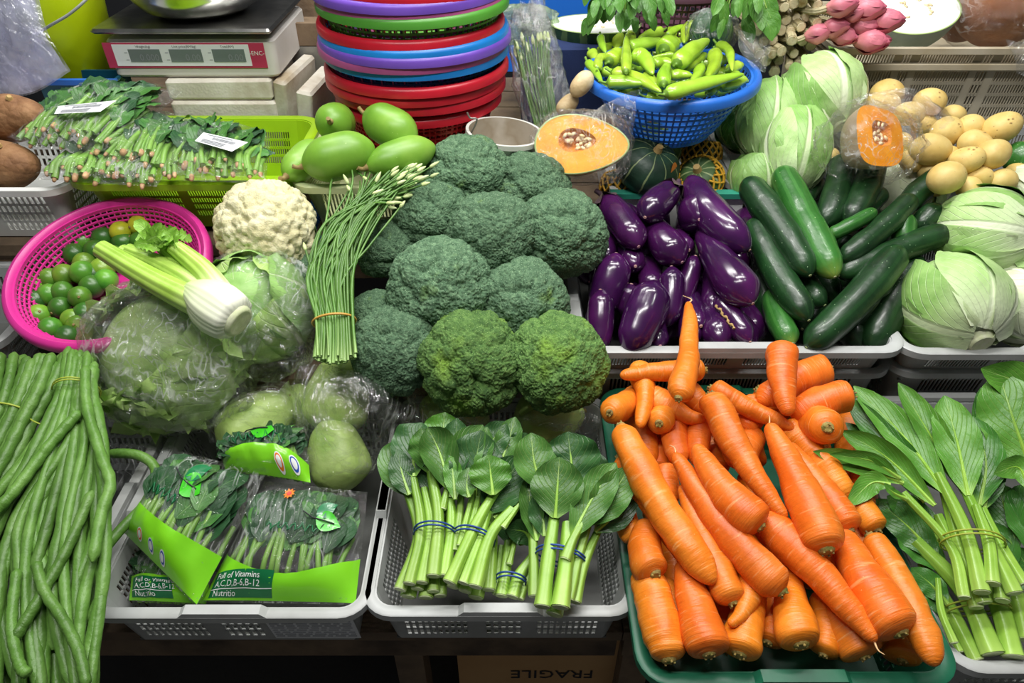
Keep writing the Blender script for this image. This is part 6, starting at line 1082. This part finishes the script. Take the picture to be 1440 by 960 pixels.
# ---------------------------------------------------------------- weighing scale on foam slabs
Ys = 1.66; X0 = PY(152, 80, Ys)[0]; X1 = PY(388, 80, Ys)[0]; zb = PY(270, 109, Ys)[2]; zt = PY(270, 56, Ys)[2]
t = thing('weighing_scale', 'off-white electronic price scale with pink panel and three displays', 'scale', ((X0 + X1) / 2, Ys + .15, zb))
def rbox(mb, x0, x1, y0, y1, z0, z1, r=.02, tz=0.):
    P, Nn = rrect(x0, x1, y0, y1, r); ring = lambda ins, z: np.array([(p[0] - n[0] * ins, p[1] - n[1] * ins, z) for p, n in zip(P, Nn)]); e = .006
    rows = [ring(r * .9, z0), ring(e, z0), ring(0, z0 + e), ring(tz, z1 - e), ring(tz + e, z1), ring(tz + r * .9, z1)]; mb.grid(np.array(rows), True, flip=False); k = len(P); mb.add(ring(tz + r * .9, z1), [list(range(k))]); mb.add(ring(r * .9, z0), [list(range(k))[::-1]]); return mb
rbox(MB(), X0, X1, Ys, Ys + .30, zb, zt).build('body', m_scale, t, angle=40)
zf = lambda y: PY(270, y, Ys)[2]; fx = lambda x: PY(x, 80, Ys)[0]; YF = Ys - .0015
MB().box(fx(150), fx(374), YF - .001, YF + .004, zf(95), zf(60)).build('pink_panel', m_spink, t, smooth=False); MB().box(fx(163), fx(353), YF - .0022, YF - .001, zf(92), zf(62)).build('white_panel', m_paper, t, smooth=False)
for a, b, cap in ((184, 228, 'Weight(kg)'), (241, 286, 'Unit price(RM/kg)'), (301, 346, 'Total(RM)')):
    dp = MB().box(fx(a), fx(b), YF - .0034, YF - .0022, zf(86), zf(68.5)).build('display', m_lcd, t, smooth=False)
    mb = MB(); text(mb, cap, .0075, lambda x, y: (fx((a + b) / 2) + x, YF - .0026, zf(66.5) + y), align='CENTER'); mb.build('caption', m_ink, t, smooth=False)
    mb = MB(); text(mb, {184: '0.000', 241: '0.00', 301: '0.00'}[a], .020, lambda x, y: (fx(b) - .004 + x, YF - .0038, zf(84) + y), align='RIGHT'); mb.build('digits', m_greyink, dp, smooth=False)
    mb = MB(); mb.box(fx(a) - .010, fx(a) - .003, YF - .0026, YF - .0022, zf(74), zf(73)).box(fx(a) - .010, fx(a) - .003, YF - .0026, YF - .0022, zf(84), zf(83)); o = mb.build('tick_marks', m_greyink, t, smooth=False); o['kind'] = 'stuff'
mb = MB(); text(mb, '-ENC-', .013, lambda x, y: (fx(363) + x, YF - .002, zf(77) + y), align='CENTER'); mb.build('brand_lettering', m_pwhite, t, smooth=False)
zp = PY(270, 45, Ys - .02)[2]; rbox(MB(), fx(143), fx(392), Ys - .02, Ys + .29, zp - .006, zp + .005, .012).build('weighing_plate', m_plate, t, angle=40)
for x in (X0 + .08, X1 - .08):
    for y in (Ys + .06, Ys + .24): MB().sweep([(x, y, zt - .001), (x, y, zp - .005)], .012, 10).build('plate_support', m_black, t)
cb = arr(PY(283, 20, Ys + .12)[0], Ys + .13, zp + .006); t2 = thing('steel_bowl', 'stainless steel bowl on the scale plate', 'bowl', cb); R0 = px2m(cb, 98); ringb = lambda r, z: np.stack([cb[0] + r * np.cos(A_), cb[1] + r * np.sin(A_), np.full(48, cb[2] + z)], 1)
pr = [(.002, 0), (R0 * .55, 0), (R0 * .78, .018), (R0 * .93, .05), (R0, .085), (R0 * 1.05, .088), (R0 * 1.05, .090), (R0 * .99, .0875), (R0 * .92, .052), (R0 * .77, .020), (R0 * .54, .002), (.002, .002)]; MB().grid(np.array([ringb(r, z) for r, z in pr]), True).build('bowl_shell', m_steel, t2, angle=60)
def slab(label, x0, x1, y0, y1, z0, z1, mt, rz=0, rx=0, name='foam_slab', cat='foam slab'):
    V, F = [], []; c = arr((x0 + x1) / 2, (y0 + y1) / 2, z0); mb = rbox(MB(), x0, x1, y0, y1, z0, z1, .008); mb.xf(lambda v: v + fbm(v * 25, 3, 2)[:, None] * .002); Mx = Matrix.Translation(c) @ Matrix.Rotation(rz, 4, 'Z') @ Matrix.Rotation(rx, 4, 'Y') @ Matrix.Translation(-c); mb.mat4(Mx); return tag(mb.build(name, mt, angle=40), label, cat)
slab('thick stained foam slab at the bottom under the scale', -.80, fx(376), Ys - .015, 1.98, .842, zf(140), m_foam); slab('thinner foam slab with brown edge directly under the scale', -.80, fx(374), Ys - .01, 1.97, zf(140) + .002, zb - .002, m_foam)
slab('broken foam block leaning beside the scale', PY(382, 130, 1.66)[0], PY(402, 130, 1.66)[0], 1.65, 1.86, .845, PY(390, 112, 1.66)[2], m_foam, -.12, .10); slab('short foam block next to the leaning one', PY(408, 130, 1.66)[0], PY(432, 130, 1.66)[0], 1.65, 1.84, .845, PY(415, 126, 1.66)[2], m_foam, -.1, .14)
tr_ = thing('metal_trough', 'grey metal trough behind the foam blocks', 'trough', (-.55, 1.95, .84))
for (a, b, c_, d, e, f) in ((-.60, -.30, 1.86, 1.868, .842, 1.06), (-.60, -.30, 2.05, 2.058, .842, 1.06), (-.60, -.592, 1.868, 2.05, .842, 1.06), (-.308, -.30, 1.868, 2.05, .842, 1.06)): MB().box(a, b, c_, d, e, f).build('side', m_tin, tr_, smooth=False)
tw = thing('wooden_tray', 'worn wooden tray standing on the metal trough', 'tray', (-.45, 2.0, 1.065))
for (a, b, c_, d, e, f) in ((-.60, -.30, 1.86, 1.875, 1.062, 1.115), (-.60, -.30, 2.10, 2.115, 1.062, 1.115), (-.60, -.588, 1.875, 2.10, 1.062, 1.115), (-.312, -.30, 1.875, 2.10, 1.062, 1.115), (-.588, -.312, 1.875, 2.10, 1.062, 1.07)): MB().box(a, b, c_, d, e, f).build('board', m_wood, tw, smooth=False)
# ---------------------------------------------------------------- white pail, chive bag, back row
c = PY(710, 184, 1.47); R0 = px2m(c, 53); t = thing('open_pail', 'open white plastic pail with stained inside behind the broccoli', 'pail', c - arr(0, 0, .13)); tl = nrm((.10, .02, 1)); Bt = basis(tl); rg = lambda r, z: (np.stack([r * np.cos(A_), r * np.sin(A_), np.full(48, z)], 1)) @ Bt.T + c
MB().grid(np.array([rg(.002, -.12), rg(R0 * .84, -.12), rg(R0 * .86, -.115), rg(R0 * .98, 0)]), True).build('body', m_pail, t, angle=40); MB().grid(np.array([rg(R0 * .96, 0), rg(R0 * .84, -.11), rg(.002, -.112)]), True).build('inside', m_rust, t, angle=40)
for z in (-.006, -.030): MB().grid(np.array([rg(R0 * .955, z), rg(R0 * .96, z + .006), rg(R0 * 1.04, z + .006), rg(R0 * 1.045, z - .004), rg(R0 * .99, z - .006), rg(R0 * .955, z)]), True, flip=True).build('rim', m_pail, t, angle=40)
h0 = PY(657, 158, 1.45); MB().sweep(bez([h0, h0 + arr(.006, 0, -.012), h0 + arr(.02, -.0, -.016), c + arr(-R0 * .95, -.01, -.01)], 12), .002, 6).build('wire_handle', m_tin, t)
t = thing('bagged_chive_bunch', 'upright flowering chives standing in a tall clear bag', 'chives', PY(772, 205, 1.62)); rs = random.Random(77)
for k in range(44):
    s = rs.uniform(-1, 1); P = bez([PY(775 + 14 * s, 208, 1.62 + rs.uniform(0, .03)), PY(757 + 20 * s, 120, 1.66 + rs.uniform(0, .03)), PY(748 + 26 * s + rs.uniform(-6, 6), 58 + rs.uniform(-8, 22), 1.70)], 10); mb = MB(); mb.sweep(P, np.linspace(.0028, .002, 10), 5); st = mb.build('stalk', m_chiv, t)
    if k % 2: d = nrm(P[-1] - P[-2]); mb = MB(); elong(mb, P[-1] - d * .01, P[-1] + d * .012, .005, [(0, .5), (.35, 1), (.7, .7), (1, .15)], n=9, k=7); mb.build('bud', m_bud, st)
cc = PY(760, 120, 1.66); up_ = nrm(PY(745, 40, 1.72) - PY(780, 205, 1.62)); sd = nrm(np.cross(up_, FW)); fr_ = np.cross(sd, up_); bag('plastic_bag', 'tall clear bag with gathered neck around the upright chives', cc, np.stack([sd * px2m(cc, 34), fr_ * .03, up_ * px2m(cc, 98)], 1), 61, m_film, .16, 2.6)
cc = PY(757, 14, 1.73); bag('plastic_bag', 'gathered neck of the tall chive bag', cc, np.stack([arr(1, 0, 0) * px2m(cc, 9), FW * .012, UPV * px2m(cc, 26)], 1), 62, m_filmw, .25, 2.2)
c = PY(838, 33, 1.95); half('dark_melon_half', 'halved dark green melon, white cut side up, on navy cloth', 'melon', c, arr(1, 0, 0) * px2m(c, 64), arr(0, 1, .0) * px2m(c, 50), px2m(c, 62), (0, -.12, 1), m_wm, m_wax, 0, .4, False, 8, 6, m_waxrind)
MB_b = MB().box(PY(700, 20, 2.35)[0], PY(850, 20, 2.35)[0], 2.35, 2.37, .84, PY(770, -30, 2.35)[2]); tag(MB_b.build('blue_board', m_blueboard, smooth=False), 'bright blue board standing behind the halved dark melon', 'board')
slab('navy cloth draped over a stand beneath the dark melon half', PY(735, 70, 1.78)[0], PY(900, 70, 1.78)[0], 1.84, 2.1, .775, PY(820, 66, 1.84)[2], m_navy, name='draped_stand', cat='cloth')
c = PY(740, 35, 1.98); bag('plastic_bag', 'pale green crumpled bag behind the tall chive bag', c, np.stack([arr(1, 0, 0) * px2m(c, 46), FW * .05, UPV * px2m(c, 24)], 1), 64, FILM('pale_green_film', .5, .06, '#dcebd0', .2, 16, '#c5d9b8'), .1)
def spray(name, label, cat, x0, x1, y0, y1, Y, n, mt, size, seed, hang=.6, stem=m_pepst, root=None):
    rs = random.Random(seed); c = PY((x0 + x1) / 2, y0, Y); t = thing(name, label, cat, c); r0 = root if root is not None else PY((x0 + x1) / 2, y0 - 20, Y + .05)
    for k in range(n):
        e = PY(rs.uniform(x0, x1), y0 + (y1 - y0) * rs.random() ** 1.2, Y + rs.uniform(-.05, .05)); b = r0 + (e - r0) * rs.uniform(.3, .6) + arr(0, 0, .02); d = nrm(nrm(e - b) + arr(rs.uniform(-.5, .5), rs.uniform(-.5, .1), -hang * rs.random())); L = size * rs.uniform(.7, 1.15)
        mb = MB(); mb.sweep(bez([r0, b, e], 9), .0018, 5); st = mb.build('sprig_stem', stem, t); mb = MB(); leaf(mb, [e, e + d * L * .5 + arr(0, 0, .004), e + d * L - arr(0, 0, .006)], L * rs.uniform(.26, .36), nrm(CAMP - e) + arr(rs.uniform(-.7, .7), 0, rs.uniform(-.3, .7)), .2, .1, seed=k, n=11, nu=7); mb.build('leaf', mt, st)
spray('herb_bunch', 'fresh green leafy herb bunch hanging over the dark melon half', 'herbs', 822, 935, -25, 26, 1.80, 36, m_herb, .046, 1); spray('mint_bunch', 'mint sprigs drooping behind the blue chilli bowl', 'mint', 1008, 1078, -15, 28, 1.66, 20, m_mint, .055, 2)
c = PY(952, 22, 1.95); round_basket('round_basket', 'maroon lattice basket behind the blue bowl of chillies', (c[0], c[1] + .1, c[2] - .06), .16, .13, .12, m_maroon, 60, 7, rim=.014, bar=.0025)
c = PY(1000, 45, 1.78); head('leafy_cabbage', 'dark leafy head in clear film behind the chilli bowl', 'leafy vegetable', c, px2m(c, 56) / 2, scr(0, -1, .2), [m_spin, m_mustd], 6, seed=15, stemr=0); bag('plastic_bag', 'clear film around the dark leafy head behind chillies', c, np.stack([arr(1, 0, 0) * px2m(c, 36), FW * .05, UPV * px2m(c, 26)], 1), 66, m_film, .12)
sheet('plastic_bag', 'clear film tail hanging under the mint beside the blue bowl', [PS(1.62, (1040, 40, 0), (1062, 45, 0), (1085, 42, 0)), PS(1.60, (1040, 70, 0), (1060, 72, -.01), (1084, 70, 0)), PS(1.58, (1062, 98, 0), (1070, 100, 0), (1076, 102, 0))], 67, m_filmw, .005, 26)
# lemongrass: stalk butts facing out
t = thing('lemongrass_bundle', 'bundle of lemongrass with cut butts facing out beside torch ginger', 'lemongrass', PY(1105, 100, 1.72)); rs = random.Random(9); spots = []
for a in range(900):
    x, y = rs.uniform(1066, 1152), rs.uniform(-15, 102)
    if x > 1150 - max(0, (y - 60)) * .9 or x < 1062 + max(0, y - 85): continue
    if all((x - u) ** 2 + (y - v) ** 2 > 145 for u, v in spots): spots.append((x, y))
for k, (x, y) in enumerate(spots):
    p = PY(x, y, 1.70 + rs.uniform(-.02, .03)); d = nrm(arr(rs.uniform(-.15, .3), 1, rs.uniform(-.05, .2))); r = px2m(p, rs.uniform(6, 8)); mb = MB(); mb.sweep(bez([p, p + d * .1, p + d * .24], 8), np.linspace(r, r * .6, 8), 10); st = mb.build('stalk', m_lgrass, t); MB().sweep([p - d * .0012, p + d * .001], [r * .82, r * .9], 10).build('cut_butt', m_lgend, st)
# torch ginger buds
rs = random.Random(10)
for k, (cx, cy, a, w) in enumerate([(480, 150, .3, 90), (552, 122, .2, 90), (592, 160, -.2, 90), (585, 25, .2, 100), (700, 40, .1, 110), (682, 112, -.1, 100), (785, 92, .1, 110), (715, 185, -.1, 110), (640, 62, .4, 70), (765, 180, .1, 60)]):
    c = PY(1000 + .3125 * cx, .3125 * cy, 1.68 + rs.uniform(-.01, .02)); r = px2m(c, w * .3125) / 2; ax = nrm(scr(math.cos(a), math.sin(a) - .15, .45)); B3 = basis(ax)
    t = thing('torch_ginger_bud', 'pink torch ginger bud overhanging the beige crate rim' if cy > 130 else ('pink torch ginger bud touching the wax gourd' if cx > 680 else 'pink torch ginger bud near the lemongrass butts'), 'flower bud', c - arr(0, 0, r), 'torch ginger buds'); mb = MB(); elong(mb, c - ax * r * 1.3, c + ax * r * 1.5, r * .8, [(0, .5), (.35, 1), (.75, .62), (1, .15)], n=16, k=14); mb.build('core', m_ginger, t)
    for q in range(7):
        th = q * 2.4; o = B3[:, 0] * math.cos(th) + B3[:, 1] * math.sin(th); f = .85 + .12 * (q % 3); mb = MB(); leaf(mb, [c - ax * r * 1.25 + o * r * .35, c - ax * r * .2 + o * r * f, c + ax * r * (.6 + .25 * (q % 3)) + o * r * .62, c + ax * r * (1.1 + .2 * (q % 3)) + o * r * .25], r * .62, o, -.45, .03, seed=q, n=10, nu=7); mb.build('petal', m_ginger, t)
    mb = MB(); mb.sweep(bez([c - ax * r * 1.2, c - ax * r * 2.2, c - ax * r * 3.2 + arr(0, .05, 0)], 8), r * .32, 9); mb.build('stem', m_lgrass, t)
c = PY(1288, 14, 1.86); s = px2m(c, 1); cut = scr(-.12, .35, .9); X = nrm(arr(1, 0, 0) - cut * cut[0]); Yv = np.cross(cut, X); half('wax_gourd_half', 'cut wax gourd with white flesh facing out on the beige crate', 'gourd', c, X * 60 * s, Yv * 44 * s, .12, cut, m_waxskin, m_wax, 0, .35, False, 12, 8, m_waxrind, seeds=m_seed)
for x, y, w, Y, lab in ((1408, 12, 112, 1.86, 'brown pumpkin in film on the beige crate'), (1352, 30, 60, 1.97, 'small tan pumpkin behind the wax gourd')): squash(lab, x, y, Y, w, scr(.3, .9, -.2), m_pbrown, 8, flat=.85, name='pumpkin')
c = PY(1408, 12, 1.86); bag('plastic_bag', 'clear film around the brown pumpkin', c, np.stack([arr(1, 0, 0) * px2m(c, 66), FW * .12, UPV * px2m(c, 52)], 1), 71, m_film2, .07)
sheet('plastic_bag', 'clear film tail hanging over the beige crate end', [PS(1.73, (1415, 55, 0), (1435, 58, 0), (1460, 50, 0)), PS(1.72, (1425, 80, 0), (1440, 85, -.01), (1465, 80, 0)), PS(1.72, (1432, 105, 0), (1445, 108, 0), (1465, 105, 0))], 72, m_filmw, .005, 26)
c = PY(1434, 222, 1.45); squash('dark green bell pepper at the edge of the potato heap', 1436, 222, 1.42, 46, scr(.2, .8, .3), m_cukel, 4, flat=1.05, name='bell_pepper')
for o in bpy.data.objects:
    if '_o' in o: del o['_o']
